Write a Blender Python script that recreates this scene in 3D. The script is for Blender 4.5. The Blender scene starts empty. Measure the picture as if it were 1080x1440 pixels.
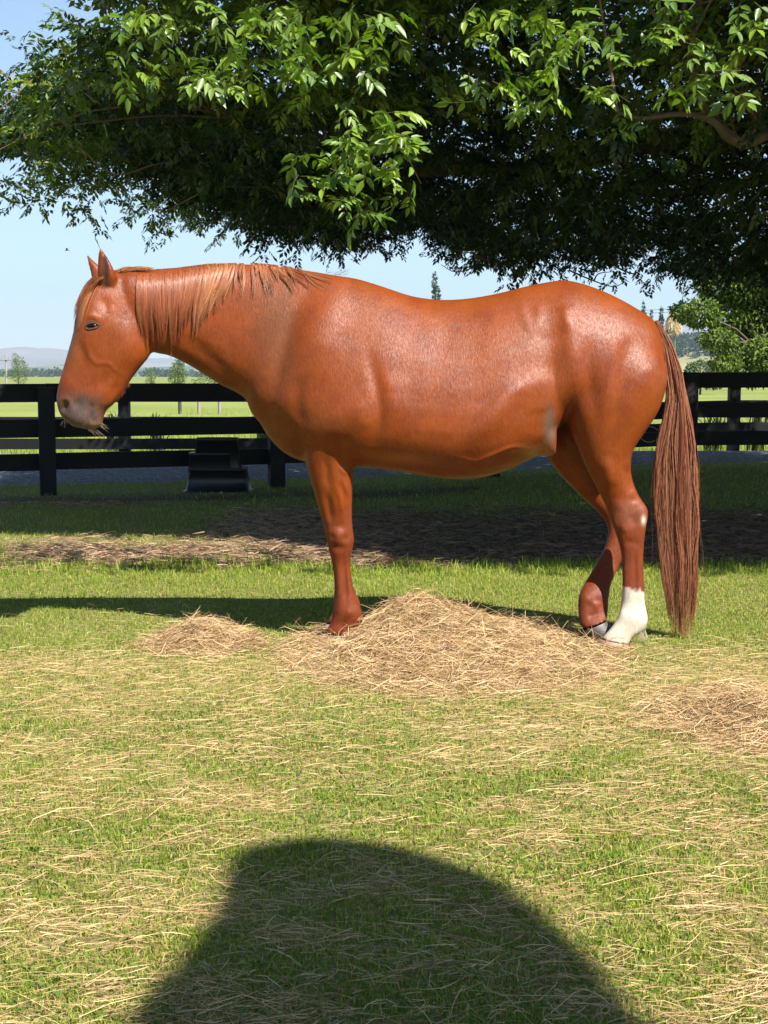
import bpy, math, random
import numpy as np
from mathutils import Vector
from mathutils.bvhtree import BVHTree
random.seed(7)
rng = np.random.default_rng(7)
scene = bpy.context.scene
COL = scene.collection

# ------------------------------------------------------------------ camera, sky, sun, exposure
EYE = 1.2
F = 2000.0                      # focal length in photo pixels (photo 1080 x 1440)
PITCH = math.atan(192 / 2000)
K = 1.86                        # depth unit used while laying out the place, in metres
cam_d = bpy.data.cameras.new('camera')
cam = bpy.data.objects.new('camera', cam_d)
COL.objects.link(cam)
cam.location = (0, 0, EYE)
cam.rotation_euler = (math.pi / 2 - PITCH, 0, 0)
cam_d.sensor_fit = 'VERTICAL'
cam_d.sensor_height = 36.0
cam_d.lens = 36.0 * F / 1440.0
cam_d.clip_start = 0.05
cam_d.clip_end = 30000
scene.camera = cam

SHX, SHY = -0.58, 0.66        # shadow displacement per metre of height
sun_vec = Vector((-SHX, -SHY, 1.0)).normalized()
SUN_EL = math.asin(sun_vec.z)
world = bpy.data.worlds.new('World')
scene.world = world
world.use_nodes = True
wn = world.node_tree.nodes
wl = world.node_tree.links
sky = wn.new('ShaderNodeTexSky')
sky.sky_type = 'NISHITA'
sky.sun_disc = False
sky.sun_elevation = SUN_EL
sky.sun_rotation = math.atan2(sun_vec.x, sun_vec.y)
sky.air_density = 1.0
sky.dust_density = 0.15
sky.ozone_density = 2.0
bg = wn['Background']
bg.inputs['Strength'].default_value = 0.062
wl.new(sky.outputs[0], bg.inputs[0])

sd = bpy.data.lights.new('sun', 'SUN')
sd.energy = 4.9
sd.angle = math.radians(0.5)
sd.color = (1.0, 0.95, 0.87)
sun = bpy.data.objects.new('sun', sd)
COL.objects.link(sun)
sun.location = (8, -6, 14)
sun.rotation_euler = sun_vec.to_track_quat('Z', 'Y').to_euler()
scene.view_settings.view_transform = 'Standard'
scene.view_settings.look = 'None'
scene.view_settings.exposure = 1.4
scene.view_settings.gamma = 1.0
scene.view_settings.use_curve_mapping = False
scene.render.engine = 'CYCLES'
scene.cycles.max_bounces = 8
scene.cycles.diffuse_bounces = 3
scene.cycles.transmission_bounces = 4
scene.cycles.volume_bounces = 0

# ------------------------------------------------------------------ helpers
cp, sp = math.cos(PITCH), math.sin(PITCH)

def PX(px, py, Y):
    """photo pixel at depth Y -> world point"""
    xc = (np.asarray(px, float) - 540) / F
    yc = (720 - np.asarray(py, float)) / F
    dy = cp + yc * sp
    dz = -sp + yc * cp
    t = np.asarray(Y, float) / dy
    return np.stack(np.broadcast_arrays(xc * t, np.asarray(Y, float) + 0 * xc, EYE + dz * t), -1)

def KX(px, py, Y):
    return PX(px, py, np.asarray(Y, float) * K)

def PROJ(v):
    x, y, z = v[:, 0], v[:, 1], v[:, 2] - EYE
    d = y * cp - z * sp
    u = y * sp + z * cp
    return 540 + F * x / d, 720 - F * u / d

def hash2(ix, iy, seed=0):
    n = (ix.astype(np.int64) * 374761393 + iy.astype(np.int64) * 668265263 + seed * 974634777) & 0x7fffffff
    n = ((n ^ (n >> 13)) * 1274126177) & 0x7fffffff
    n = n ^ (n >> 16)
    return (n & 0xffff) / 65535.0

def vnoise(x, y, seed=0):
    x0, y0 = np.floor(x), np.floor(y)
    fx, fy = x - x0, y - y0
    fx = fx * fx * (3 - 2 * fx); fy = fy * fy * (3 - 2 * fy)
    a = hash2(x0, y0, seed); b = hash2(x0 + 1, y0, seed)
    c = hash2(x0, y0 + 1, seed); d = hash2(x0 + 1, y0 + 1, seed)
    return (a * (1 - fx) + b * fx) * (1 - fy) + (c * (1 - fx) + d * fx) * fy

def fbm(x, y, seed=0, o=4):
    s = 0; a = 0.5; t = 0
    for i in range(o):
        s = s + a * vnoise(x * 2 ** i, y * 2 ** i, seed + i); t += a; a *= 0.5
    return s / t

def sstep(a, b, x):
    t = np.clip((x - a) / (b - a), 0, 1)
    return t * t * (3 - 2 * t)

def fast_mesh(name, verts, faces, k, cols=None, smooth=False):
    """verts (n,3); faces (m,k) all with k corners"""
    me = bpy.data.meshes.new(name)
    verts = np.ascontiguousarray(verts, dtype=np.float32)
    faces = np.ascontiguousarray(faces, dtype=np.int32)
    me.vertices.add(len(verts)); me.vertices.foreach_set('co', verts.ravel())
    me.loops.add(faces.size); me.loops.foreach_set('vertex_index', faces.ravel())
    me.polygons.add(len(faces))
    me.polygons.foreach_set('loop_start', np.arange(0, faces.size, k, dtype=np.int32))
    if smooth:
        me.polygons.foreach_set('use_smooth', np.ones(len(faces), dtype=bool))
    me.update(calc_edges=True)
    if cols is not None:
        add_col(me, cols)
    return me

def add_col(me, cols, name='col'):
    at = me.color_attributes.new(name, 'FLOAT_COLOR', 'POINT')
    c = np.ones((len(cols), 4), np.float32)
    c[:, :cols.shape[1]] = cols
    at.data.foreach_set('color', c.ravel())

def put(name, me, m=None, parent=None, loc=None):
    o = bpy.data.objects.new(name, me)
    COL.objects.link(o)
    if m is not None and len(me.materials) == 0:
        me.materials.append(m)
    if parent is not None:
        o.parent = parent
    if loc is not None:
        o.location = loc
    return o

def empty(name, loc=(0, 0, 0)):
    o = bpy.data.objects.new(name, None)
    COL.objects.link(o)
    o.location = loc
    o.empty_display_size = 0.1
    return o

def tag(o, label=None, cat=None, group=None, kind=None):
    if label: o['label'] = label
    if cat: o['category'] = cat
    if group: o['group'] = group
    if kind: o['kind'] = kind
    return o

def shift(me_verts, loc):
    return me_verts - np.asarray(loc, float)

def tube_arrays(paths, rads, sides=6):
    """list of (n,3) paths with radii lists -> verts, quads"""
    V, Q = [], []; off = 0
    for p, r in zip(paths, rads):
        p = np.asarray(p, float); n = len(p)
        r = np.broadcast_to(np.asarray(r, float), (n,))
        t = np.gradient(p, axis=0); t /= np.linalg.norm(t, axis=1, keepdims=True) + 1e-9
        ref = np.array([0.13, 0.2, 1.0]) if abs(t[:, 2]).mean() < 0.8 else np.array([1.0, 0.2, 0.1])
        a = np.cross(t, ref); a /= np.linalg.norm(a, axis=1, keepdims=True) + 1e-9
        b = np.cross(t, a)
        th = np.linspace(0, 2 * np.pi, sides, endpoint=False)
        ring = p[:, None] + r[:, None, None] * (a[:, None] * np.cos(th)[None, :, None] + b[:, None] * np.sin(th)[None, :, None])
        V.append(ring.reshape(-1, 3))
        i = np.arange(n - 1)[:, None] * sides + np.arange(sides)[None]
        j = np.arange(n - 1)[:, None] * sides + (np.arange(sides)[None] + 1) % sides
        Q.append(np.stack([i, j, j + sides, i + sides], -1).reshape(-1, 4) + off)
        off += n * sides
    return np.concatenate(V), np.concatenate(Q)

def smooth_path(pts, n=8):
    pts = np.asarray(pts, float)
    P = np.vstack([2 * pts[0] - pts[1], pts, 2 * pts[-1] - pts[-2]])
    out = []
    for i in range(1, len(P) - 2):
        for t in np.linspace(0, 1, n, endpoint=False):
            a, b, c, d = P[i - 1], P[i], P[i + 1], P[i + 2]
            out.append(0.5 * ((2 * b) + (c - a) * t + (2 * a - 5 * b + 4 * c - d) * t * t + (3 * b - a - 3 * c + d) * t ** 3))
    out.append(pts[-1])
    return np.array(out)

def strands(P, W, width_dir=None, cols=None):
    """P (N,S,3) polyline strands, W (N,S) width -> ribbon crossed? 3-sided tubes"""
    N, S, _ = P.shape
    T = np.gradient(P, axis=1)
    T /= np.linalg.norm(T, axis=2, keepdims=True) + 1e-9
    ref = rng.normal(size=(N, 1, 3)); ref /= np.linalg.norm(ref, axis=2, keepdims=True)
    A = np.cross(T, np.broadcast_to(ref, T.shape)); A /= np.linalg.norm(A, axis=2, keepdims=True) + 1e-9
    B = np.cross(T, A)
    ring = []
    for k in range(3):
        th = 2 * np.pi * k / 3
        ring.append(P + W[..., None] * (A * math.cos(th) + B * math.sin(th)))
    V = np.stack(ring, 2)           # N,S,3,3
    V = V.reshape(-1, 3)
    base = (np.arange(N) * S * 3)[:, None, None]
    s = (np.arange(S - 1) * 3)[None, :, None]
    k = np.arange(3)[None, None]; k2 = (k + 1) % 3
    Q = np.stack([base + s + k, base + s + k2, base + s + 3 + k2, base + s + 3 + k], -1).reshape(-1, 4)
    C = None
    if cols is not None:
        C = np.repeat(cols, S * 3, axis=0)
    return V, Q, C

def ribbons(P, W, side, cols=None):
    """flat ribbons, P (N,S,3), W (N,S) half width, side (N,3)"""
    N, S, _ = P.shape
    V = np.stack([P - W[..., None] * side[:, None], P + W[..., None] * side[:, None]], 2).reshape(-1, 3)
    base = (np.arange(N) * S * 2)[:, None]
    s = (np.arange(S - 1) * 2)[None]
    Q = np.stack([base + s, base + s + 1, base + s + 3, base + s + 2], -1).reshape(-1, 4)
    C = None if cols is None else np.repeat(cols, S * 2, axis=0)
    return V, Q, C

# ------------------------------------------------------------------ materials
class NT:
    def __init__(s, name):
        s.m = bpy.data.materials.new(name); s.m.use_nodes = True
        s.n = s.m.node_tree.nodes; s.l = s.m.node_tree.links
        s.b = s.n['Principled BSDF']; s.out = s.n['Material Output']
    def node(s, t, **kw):
        n = s.n.new(t)
        for k, v in kw.items():
            if k in n.inputs.keys(): n.inputs[k].default_value = v
            else: setattr(n, k, v)
        return n
    def link(s, a, b): s.l.new(a, b)
    def noise(s, scale, detail=4, rough=0.6, vec=None, dist=0.0):
        n = s.node('ShaderNodeTexNoise'); n.inputs['Scale'].default_value = scale
        n.inputs['Detail'].default_value = detail; n.inputs['Roughness'].default_value = rough
        n.inputs['Distortion'].default_value = dist
        if vec is not None: s.link(vec, n.inputs['Vector'])
        return n.outputs['Fac']
    def coord(s, scale=(1, 1, 1), kind='Object'):
        tc = s.node('ShaderNodeTexCoord'); mp = s.node('ShaderNodeMapping')
        mp.inputs['Scale'].default_value = scale
        s.link(tc.outputs[kind], mp.inputs['Vector'])
        return mp.outputs['Vector']
    def ramp(s, fac, stops):
        r = s.node('ShaderNodeValToRGB')
        e = r.color_ramp.elements
        e[0].position, e[0].color = stops[0][0], (*stops[0][1], 1)
        e[1].position, e[1].color = stops[-1][0], (*stops[-1][1], 1)
        for p, c in stops[1:-1]:
            x = e.new(p); x.color = (*c, 1)
        s.link(fac, r.inputs[0]); return r.outputs[0]
    def mix(s, fac, a, b, mode='MIX'):
        n = s.node('ShaderNodeMix', data_type='RGBA', blend_type=mode)
        if isinstance(fac, (int, float)): n.inputs[0].default_value = fac
        else: s.link(fac, n.inputs[0])
        for i, v in ((6, a), (7, b)):
            if isinstance(v, tuple): n.inputs[i].default_value = (*v, 1)
            else: s.link(v, n.inputs[i])
        return n.outputs[2]
    def math(s, op, a, b=0.0):
        n = s.node('ShaderNodeMath', operation=op)
        for i, v in ((0, a), (1, b)):
            if isinstance(v, (int, float)): n.inputs[i].default_value = v
            else: s.link(v, n.inputs[i])
        return n.outputs[0]
    def bump(s, h, strength=0.3, dist=0.01, normal=None):
        n = s.node('ShaderNodeBump'); n.inputs['Strength'].default_value = strength
        n.inputs['Distance'].default_value = dist
        s.link(h, n.inputs['Height'])
        if normal is not None: s.link(normal, n.inputs['Normal'])
        return n.outputs[0]
    def set(s, **kw):
        for k, v in kw.items():
            k = k.replace('_', ' ')
            i = s.b.inputs[k]
            if hasattr(v, 'is_output'): s.link(v, i)
            elif isinstance(v, tuple) and len(v) == 3: i.default_value = (*v, 1)
            else: i.default_value = v
    def attr(s, name='col'):
        a = s.node('ShaderNodeAttribute', attribute_name=name)
        return a.outputs['Color']

def leafy(name, rough=0.5, trans=0.35, tint=(1.0, 1.0, 0.6), spec=0.5, gain=1.0):
    t = NT(name)
    c = t.attr()
    t.set(Base_Color=c, Roughness=rough)
    t.b.inputs['Specular IOR Level'].default_value = spec
    tr = t.node('ShaderNodeBsdfTranslucent')
    t.link(t.mix(1.0, c, tint, 'MULTIPLY'), tr.inputs['Color'])
    mx = t.node('ShaderNodeMixShader'); mx.inputs[0].default_value = trans
    t.link(t.b.outputs[0], mx.inputs[1]); t.link(tr.outputs[0], mx.inputs[2])
    t.link(mx.outputs[0], t.out.inputs[0])
    return t.m

M_grass = leafy('grass_blades', 0.55, 0.4, (1.0, 1.1, 0.5), 0.3)
M_leaf = leafy('tree_leaves', 0.42, 0.28, (1.2, 1.5, 0.5), 0.5)
M_farleaf = leafy('distant_leaves', 0.6, 0.25, (1.0, 1.2, 0.5), 0.2)
M_hay = leafy('hay_straw', 0.5, 0.15, (1, 0.9, 0.7), 0.35)

def hair_mat(name, rough=0.38):
    t = NT(name); t.set(Base_Color=t.attr(), Roughness=rough)
    t.b.inputs['Specular IOR Level'].default_value = 0.5
    return t.m
M_hair = hair_mat('horse_hair')

def wood_black():
    t = NT('black_stained_timber')
    v = t.coord((0.6, 6, 6)); n = t.noise(7, 6, 0.65, v)
    c = t.ramp(n, [(0.3, (0.003, 0.003, 0.0035)), (0.6, (0.006, 0.006, 0.007)), (0.8, (0.014, 0.014, 0.016))])
    t.set(Base_Color=c, Roughness=0.7, Normal=t.bump(n, 0.4, 0.004)); t.b.inputs['Specular IOR Level'].default_value = .22
    return t.m
M_wood = wood_black()
WOODS = [M_wood]
for k_ in (1.3, 1.7):
    w_m = M_wood.copy()
    for nd in w_m.node_tree.nodes:
        if nd.type == 'VALTORGB':
            for e_ in nd.color_ramp.elements:
                c_ = e_.color; e_.color = (c_[0] * k_, c_[1] * k_, c_[2] * k_, 1)
    WOODS.append(w_m)

def bark(name, c1, c2, sc=12):
    t = NT(name)
    v = t.coord((1, 1, 0.35)); n = t.noise(sc, 6, 0.65, v)
    t.set(Base_Color=t.ramp(n, [(0.3, c1), (0.7, c2)]), Roughness=0.85, Normal=t.bump(n, 0.6, 0.01))
    return t.m
M_bark = bark('ash_bark', (0.035, 0.026, 0.018), (0.11, 0.085, 0.06))
M_twig = bark('twig_bark', (0.08, 0.05, 0.028), (0.17, 0.11, 0.06), 30)

# ------------------------------------------------------------------ ground
def gz(x, y):
    y = y / K
    z = 0.012 * (fbm(x * 1.3, y * 1.3, 11, 3) - 0.5)
    z = z + 0.11 * sstep(-1.0, 4.5, x) * sstep(5.5, 9.0, y)
    z = z - (0.22 + 0.11 * sstep(-1, 4.5, x)) * sstep(11.0, 13.2, y)
    return z

def edge_grav(x):               # near edge of the gravel drive
    return K * (8.45 + 0.16 * (x + 3.5) + 0.10 * (fbm(x * 1.5, x * 0 + 3, 5) - 0.5))

def m_dirt(x, y):
    y = y / K
    n = fbm(x * 1.1, y * 1.4, 21, 4) - 0.5
    n2 = fbm(x * 5, y * 5, 25, 3) - 0.5
    y0 = 4.82 + 0.12 * n; y1 = 6.75 + 0.5 * n
    right = sstep(-1.7, -0.7, x + 0.8 * n) * sstep(y0 - 0.10, y0 + 0.12, y + 0.35 * n2) * (1 - sstep(y1 - 0.4, y1 + 0.3, y + 0.5 * n2))
    left = np.exp(-(((x + 1.75 + 0.3 * n) / 0.95) ** 2) ** 2 - (((y - 5.18 + 0.5 * n) / 0.36) ** 2) ** 1.3)
    strip = 0.8 * np.exp(-((y - 7.75 - 0.13 * x - 0.4 * n) / 0.30) ** 2) * (x < 1)
    return np.clip(np.maximum(np.maximum(right, left), strip) + 0.5 * n2 * (np.maximum(right, left) > 0.05), 0, 1)

def m_dry(x, y):
    """0 lush green .. 1 covered by loose hay"""
    y = y / K
    a = fbm(x * 1.1 + 9, y * 3.6, 31, 4)
    b = fbm(x * 5.5, y * 14, 37, 3)
    near = 1 - sstep(3.05, 3.65, y + 0.5 * (b - 0.5))
    band = 0.38 + 0.6 * (a - 0.5) + 1.3 * (b - 0.5)
    around = 0.35 * np.exp(-((x - 0.45) / 1.3) ** 2 - ((y - 3.0) / 0.38) ** 2)
    left = 0.5 * np.exp(-((x + 1.3) / 0.6) ** 2 - ((y - 3.12) / 0.14) ** 2)
    rt = 0.5 * sstep(0.5, 1.5, x) * np.exp(-((y - 2.6) / 0.5) ** 2)
    far = 0.12 * sstep(0.55, 0.75, fbm(x * 1.6, y * 2.2, 41, 3))
    return np.clip(near * (band + around + left + rt) + far, 0, 1)

def nonuni(a, b, fine_a, fine_b, df, dc):
    l = [a]
    while l[-1] < b:
        d = df if fine_a <= l[-1] <= fine_b else dc
        l.append(l[-1] + d)
    return np.array(l)
gx = nonuni(-16, 16, -4.2, 4.2, 0.05, 0.25)
gy = nonuni(-8, 26.4, 1.6, 16.5, 0.06, 0.3)
X, Yg = np.meshgrid(gx, gy)
Z = gz(X, Yg)
edge = np.minimum(np.minimum(X + 16, 16 - X), Yg + 8)
Z = np.where(edge < 1.0, Z - 0.35 * (1 - np.clip(edge, 0, 1)), Z)
V = np.stack([X, Yg, Z], -1).reshape(-1, 3)
nx, ny = len(gx), len(gy)
ii = (np.arange(ny - 1)[:, None] * nx + np.arange(nx - 1)[None])
Q = np.stack([ii, ii + 1, ii + 1 + nx, ii + nx], -1).reshape(-1, 4)
x_, y_ = V[:, 0], V[:, 1]
mk = np.stack([m_dirt(x_, y_), m_dry(x_, y_), sstep(-0.06, 0.06, y_ - edge_grav(x_))], -1)

def mat_ground():
    t = NT('paddock_soil')
    mask = t.node('ShaderNodeSeparateColor'); t.link(t.attr(), mask.inputs[0])
    v = t.coord(); vs = t.coord((1, 3, 1))
    n1 = t.noise(40, 6, 0.7, v); n2 = t.noise(3, 4, 0.6, v); n3 = t.noise(160, 4, 0.7, vs)
    thatch = t.ramp(n1, [(0.3, (0.06, 0.07, 0.018)), (0.5, (0.16, 0.165, 0.04)), (0.72, (0.34, 0.28, 0.12))])
    hay = t.ramp(n3, [(0.3, (0.14, 0.12, 0.035)), (0.5, (0.33, 0.27, 0.10)), (0.7, (0.52, 0.41, 0.20))])
    dirt = t.ramp(n1, [(0.3, (0.035, 0.022, 0.013)), (0.6, (0.10, 0.062, 0.036)), (0.8, (0.2, 0.135, 0.08))])
    c = t.mix(t.math('MULTIPLY', mask.outputs[1], .55), thatch, hay)
    c = t.mix(mask.outputs[0], c, dirt)
    # gravel
    vo = t.node('ShaderNodeTexVoronoi'); vo.inputs['Scale'].default_value = 38; t.link(v, vo.inputs['Vector'])
    gcol = t.node('ShaderNodeSeparateColor'); t.link(vo.outputs['Color'], gcol.inputs[0])
    grav = t.ramp(gcol.outputs[0], [(0.0, (0.05, 0.05, 0.055)), (0.6, (0.13, 0.13, 0.135)), (1.0, (0.3, 0.3, 0.3))])
    c = t.mix(mask.outputs[2], c, grav)
    b1 = t.bump(n1, 0.8, 0.02)
    b2 = t.bump(vo.outputs['Distance'], 0.7, 0.02, b1)
    t.set(Base_Color=c, Roughness=0.95, Normal=b2)
    t.b.inputs['Specular IOR Level'].default_value = 0.15
    return t.m
g = put('ground', fast_mesh('ground', V, Q, 4, mk, True), mat_ground())
tag(g, kind='structure')

# far field: one sheet to the horizon
def mat_field():
    t = NT('pasture')
    v = t.coord()
    n1 = t.noise(0.05, 5, 0.6, v); n2 = t.noise(2.5, 5, 0.7, v)
    c = t.ramp(n1, [(0.3, (0.13, 0.17, 0.035)), (0.5, (0.20, 0.23, 0.055)), (0.7, (0.27, 0.27, 0.09))])
    c = t.mix(t.math('MULTIPLY', n2, 0.5), c, (0.09, 0.12, 0.03))
    t.set(Base_Color=c, Roughness=0.95)
    t.b.inputs['Specular IOR Level'].default_value = 0.1
    return t.m
fx = np.array([-9000, -3000, -800, -200, -60, 0, 60, 200, 800, 3000, 9000.])
fy = np.array([-60, -20, 0, 14, 40, 100, 300, 900, 2500, 6000, 11000.])
X, Yf = np.meshgrid(fx, fy)
V = np.stack([X, Yf, 0 * X - 0.30 - 0.0 * Yf], -1).reshape(-1, 3)
ii = (np.arange(len(fy) - 1)[:, None] * len(fx) + np.arange(len(fx) - 1)[None])
Q = np.stack([ii, ii + 1, ii + 1 + len(fx), ii + len(fx)], -1).reshape(-1, 4)
f = put('field', fast_mesh('field', V, Q, 4), mat_field()); tag(f, kind='structure')

# hills --------------------------------------------------------------
def hill_mat(name, stops, scale, ramp2=None):
    t = NT(name)
    v = t.coord(); n = t.noise(scale, 6, 0.65, v)
    c = t.ramp(n, stops)
    if ramp2:
        c = t.mix(t.ramp(t.noise(scale * 7, 4, 0.7, v), [(0.5, (0, 0, 0)), (0.58, (1, 1, 1))]), c, ramp2)
    t.set(Base_Color=c, Roughness=1.0)
    t.b.inputs['Specular IOR Level'].default_value = 0.0
    return t.m

def ridge(name, Y, depth, prof, mat, seed, rough=0.12, fold=None, nxs=240, nys=40):
    """prof: list of (px, py) skyline; the ridge stands at distance Y..Y+depth"""
    pr = np.array(prof, float)
    pxs = np.linspace(pr[0, 0], pr[-1, 0], nxs)
    pys = np.interp(pxs, pr[:, 0], pr[:, 1])
    top = PX(pxs, pys, Y + depth * 0.5)
    Xs, Zs = top[:, 0], top[:, 2]
    vv = np.linspace(0, 1, nys)
    XX = np.repeat(Xs[None], nys, 0)
    YY = Y + depth * vv[:, None] + 0 * XX
    shape = np.sin(np.pi * vv)[:, None] ** 0.9
    sc = fold or 1.0 / (depth * 0.22)
    r = np.abs(fbm(XX * sc, YY * sc, seed, 5) - 0.5) * 2
    ZZ = Zs[None] * shape * (1 - rough * 2.2 * r * (1 - 0.6 * shape)) - 2
    V = np.stack([XX, YY, ZZ], -1).reshape(-1, 3)
    ii = (np.arange(nys - 1)[:, None] * nxs + np.arange(nxs - 1)[None])
    Q = np.stack([ii, ii + 1, ii + 1 + nxs, ii + nxs], -1).reshape(-1, 4)
    o = put(name, fast_mesh(name, V, Q, 4, None, True), mat); tag(o, kind='structure')
    return o
ridge('far_mountains', 6500, 2400, [(-500, 490), (-200, 496), (0, 490), (40, 487), (90, 488), (130, 494), (200, 502), (290, 505), (420, 505), (600, 500), (800, 485), (900, 462), (960, 453), (1020, 450), (1100, 456), (1300, 470), (1600, 480)],
      hill_mat('dry_mountain', [(0.35, (0.13, 0.11, 0.09)), (0.6, (0.27, 0.22, 0.17)), (0.75, (0.10, 0.10, 0.08))], 0.0012), 51, 0.5, 1 / 700.)
ridge('middle_hills', 3300, 1300, [(-500, 512), (-150, 516), (20, 520), (60, 513), (95, 511), (140, 518), (200, 516), (300, 512), (400, 517), (600, 512), (850, 492), (950, 468), (985, 464), (1040, 468), (1150, 462), (1400, 480), (1600, 500)],
      hill_mat('wooded_hill', [(0.35, (0.06, 0.08, 0.05)), (0.5, (0.10, 0.12, 0.07)), (0.65, (0.22, 0.2, 0.11))], 0.003), 61, 0.35, 1 / 400.)
ridge('near_hill', 900, 620, [(700, 524), (840, 505), (920, 478), (965, 470), (1000, 471), (1060, 478), (1150, 486), (1300, 500), (1500, 520)],
      hill_mat('grassy_hill', [(0.35, (0.10, 0.15, 0.05)), (0.5, (0.26, 0.24, 0.12)), (0.7, (0.32, 0.28, 0.17))], 0.006), 71, 0.2, 1 / 150., 160, 50)

# ------------------------------------------------------------------ leaf geometry
def rand_dirs(n):
    d = rng.normal(size=(n, 3)); return d / (np.linalg.norm(d, axis=1, keepdims=True) + 1e-9)

def simple_leaves(P, D, L, W, cols):
    """one folded lens leaf per point, 4 verts / 1 quad"""
    n = len(P)
    R = rand_dirs(n)
    S = np.cross(D, R); S /= np.linalg.norm(S, axis=1, keepdims=True) + 1e-9
    L = np.broadcast_to(L, (n,))[:, None]; W = np.broadcast_to(W, (n,))[:, None]
    N = np.cross(S, D)
    a = P; b = P + D * L * 0.45 + S * W * 0.5 + N * W * 0.12
    c = P + D * L; d = P + D * L * 0.45 - S * W * 0.5 + N * W * 0.12
    V = np.stack([a, b, c, d], 1).reshape(-1, 3)
    Q = np.arange(4 * n).reshape(n, 4)
    C = np.repeat(cols, 4, axis=0)
    return V, Q, C

def pinnate(P, D, U, L, cols, pairs=3, fine=False, droop=0.25):
    """compound leaves: P base, D rachis direction, U up; returns verts, quads, colours"""
    n = len(P)
    S = np.cross(D, U); S /= np.linalg.norm(S, axis=1, keepdims=True) + 1e-9
    U = np.cross(S, D)
    L = np.broadcast_to(L, (n,)).astype(float)[:, None]
    Vs, Cs = [], []
    down = np.array([0, 0, -1.0])
    spec = [(0.32 + 0.60 * k / max(pairs - 1, 1) * 0.9, sd) for k in range(pairs) for sd in (-1, 1)] + [(1.0, 0)]
    for f_, sd in spec:
        base = P + D * L * f_ * 0.72 + down * droop * L * f_ * f_ * 0.5
        dirn = D * (0.62 if sd else 1.0) + S * sd * 0.8 + down * (droop + 0.12 * rng.random((n, 1))) + 0.12 * rng.normal(size=(n, 3))
        dirn /= np.linalg.norm(dirn, axis=1, keepdims=True)
        side = np.cross(dirn, U + 0.35 * rng.normal(size=(n, 3))); side /= np.linalg.norm(side, axis=1, keepdims=True) + 1e-9
        nn = np.cross(side, dirn)
        ll = L * (0.42 + 0.06 * rng.random((n, 1))) * (1.1 if sd == 0 else 1.0)
        ww = ll * 0.21
        base = base + dirn * ll * 0.06
        if fine:
            pts = [base, base + dirn * ll * .28 + side * ww * .95 + nn * ww * .35, base + dirn * ll * .62 + side * ww * .8 + nn * ww * .3, base + dirn * ll + down * ll * .08,
                   base + dirn * ll * .62 - side * ww * .8 + nn * ww * .3, base + dirn * ll * .28 - side * ww * .95 + nn * ww * .35]
        else:
            pts = [base, base + dirn * ll * .42 + side * ww * 1.05 + nn * ww * .3, base + dirn * ll, base + dirn * ll * .42 - side * ww * 1.05 + nn * ww * .3]
        Vs.append(np.stack(pts, 1))
        cj = cols * (0.88 + 0.24 * rng.random((n, 1)))
        Cs.append(np.repeat(cj[:, None], len(pts), 1))
    V = np.concatenate(Vs, 0); k = V.shape[1]
    m = len(V)
    V = V.reshape(-1, 3); C = np.concatenate(Cs, 0).reshape(-1, 3)
    b = (np.arange(m) * k)[:, None]
    if fine:
        Q = np.concatenate([b + np.array([0, 1, 2, 3]), b + np.array([3, 4, 5, 0])], 0)
    else:
        Q = b + np.array([0, 1, 2, 3])
    return V, Q, C

# ------------------------------------------------------------------ the ash tree over the horse
TRUNK = np.array([6.6, 8.4 * K, 0.0])
def limb_path(a, b, n=10, sag=0.0, wob=0.15):
    a, b = np.array(a, float), np.array(b, float)
    t = np.linspace(0, 1, n)[:, None]
    p = a + (b - a) * t
    p[:, 2] += sag * np.sin(np.pi * t[:, 0])
    p[1:-1] += wob * rng.normal(size=(n - 2, 3)) * 0.5
    return smooth_path(p, 3)

skirt = np.array([(-200, 300), (0, 318), (40, 325), (90, 318), (140, 312), (200, 340), (250, 340), (310, 338), (360, 335), (410, 352), (450, 362), (500, 362),
                  (540, 338), (580, 328), (620, 345), (680, 362), (730, 378), (780, 384), (840, 372), (900, 374), (960, 380), (1010, 385), (1060, 400), (1300, 420)], float)
def z_low(x, y):
    """underside of the canopy: level near us, rising behind the skirt that hangs at 7-8.5 m"""
    yq = 7.6 * K
    px = 540 + F * x / (yq * cp - 1.2 * sp)
    py = np.interp(px, skirt[:, 0], skirt[:, 1])
    yc = (720 - py) / F
    sl = (-sp + yc * cp) / (cp + yc * sp)
    zs = EYE + yq * sl
    flat = zs + 0.05 + 0.30 * sstep(6.2 * K, 4.4 * K, y)
    back = EYE + y * sl
    return np.where(y < yq, flat, back) + .2 + .48 * sstep(-1.2, -2.4, x)
def z_top(x, y):
    return np.interp(x, [-4.2, -3.4, -3.05, -2.7, -2.2, -1.5, 0, 3], [2.45, 2.85, 3.1, 3.45, 4.0, 5.0, 6.8, 7.6]) - .26 * np.clip(11 - y, 0, 4)
def y_near(x, z):
    x = x + .0 * z
    lim = np.interp(x + SHX * z, [-4.5, -3.0, -1.4, -.5, 0.1, .5], [11.2, 11.0, 10.8, 10.3, 9.6, 9.0])
    return lim - SHY * z + 1.6 * sstep(3.0, 2.5, z)

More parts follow.
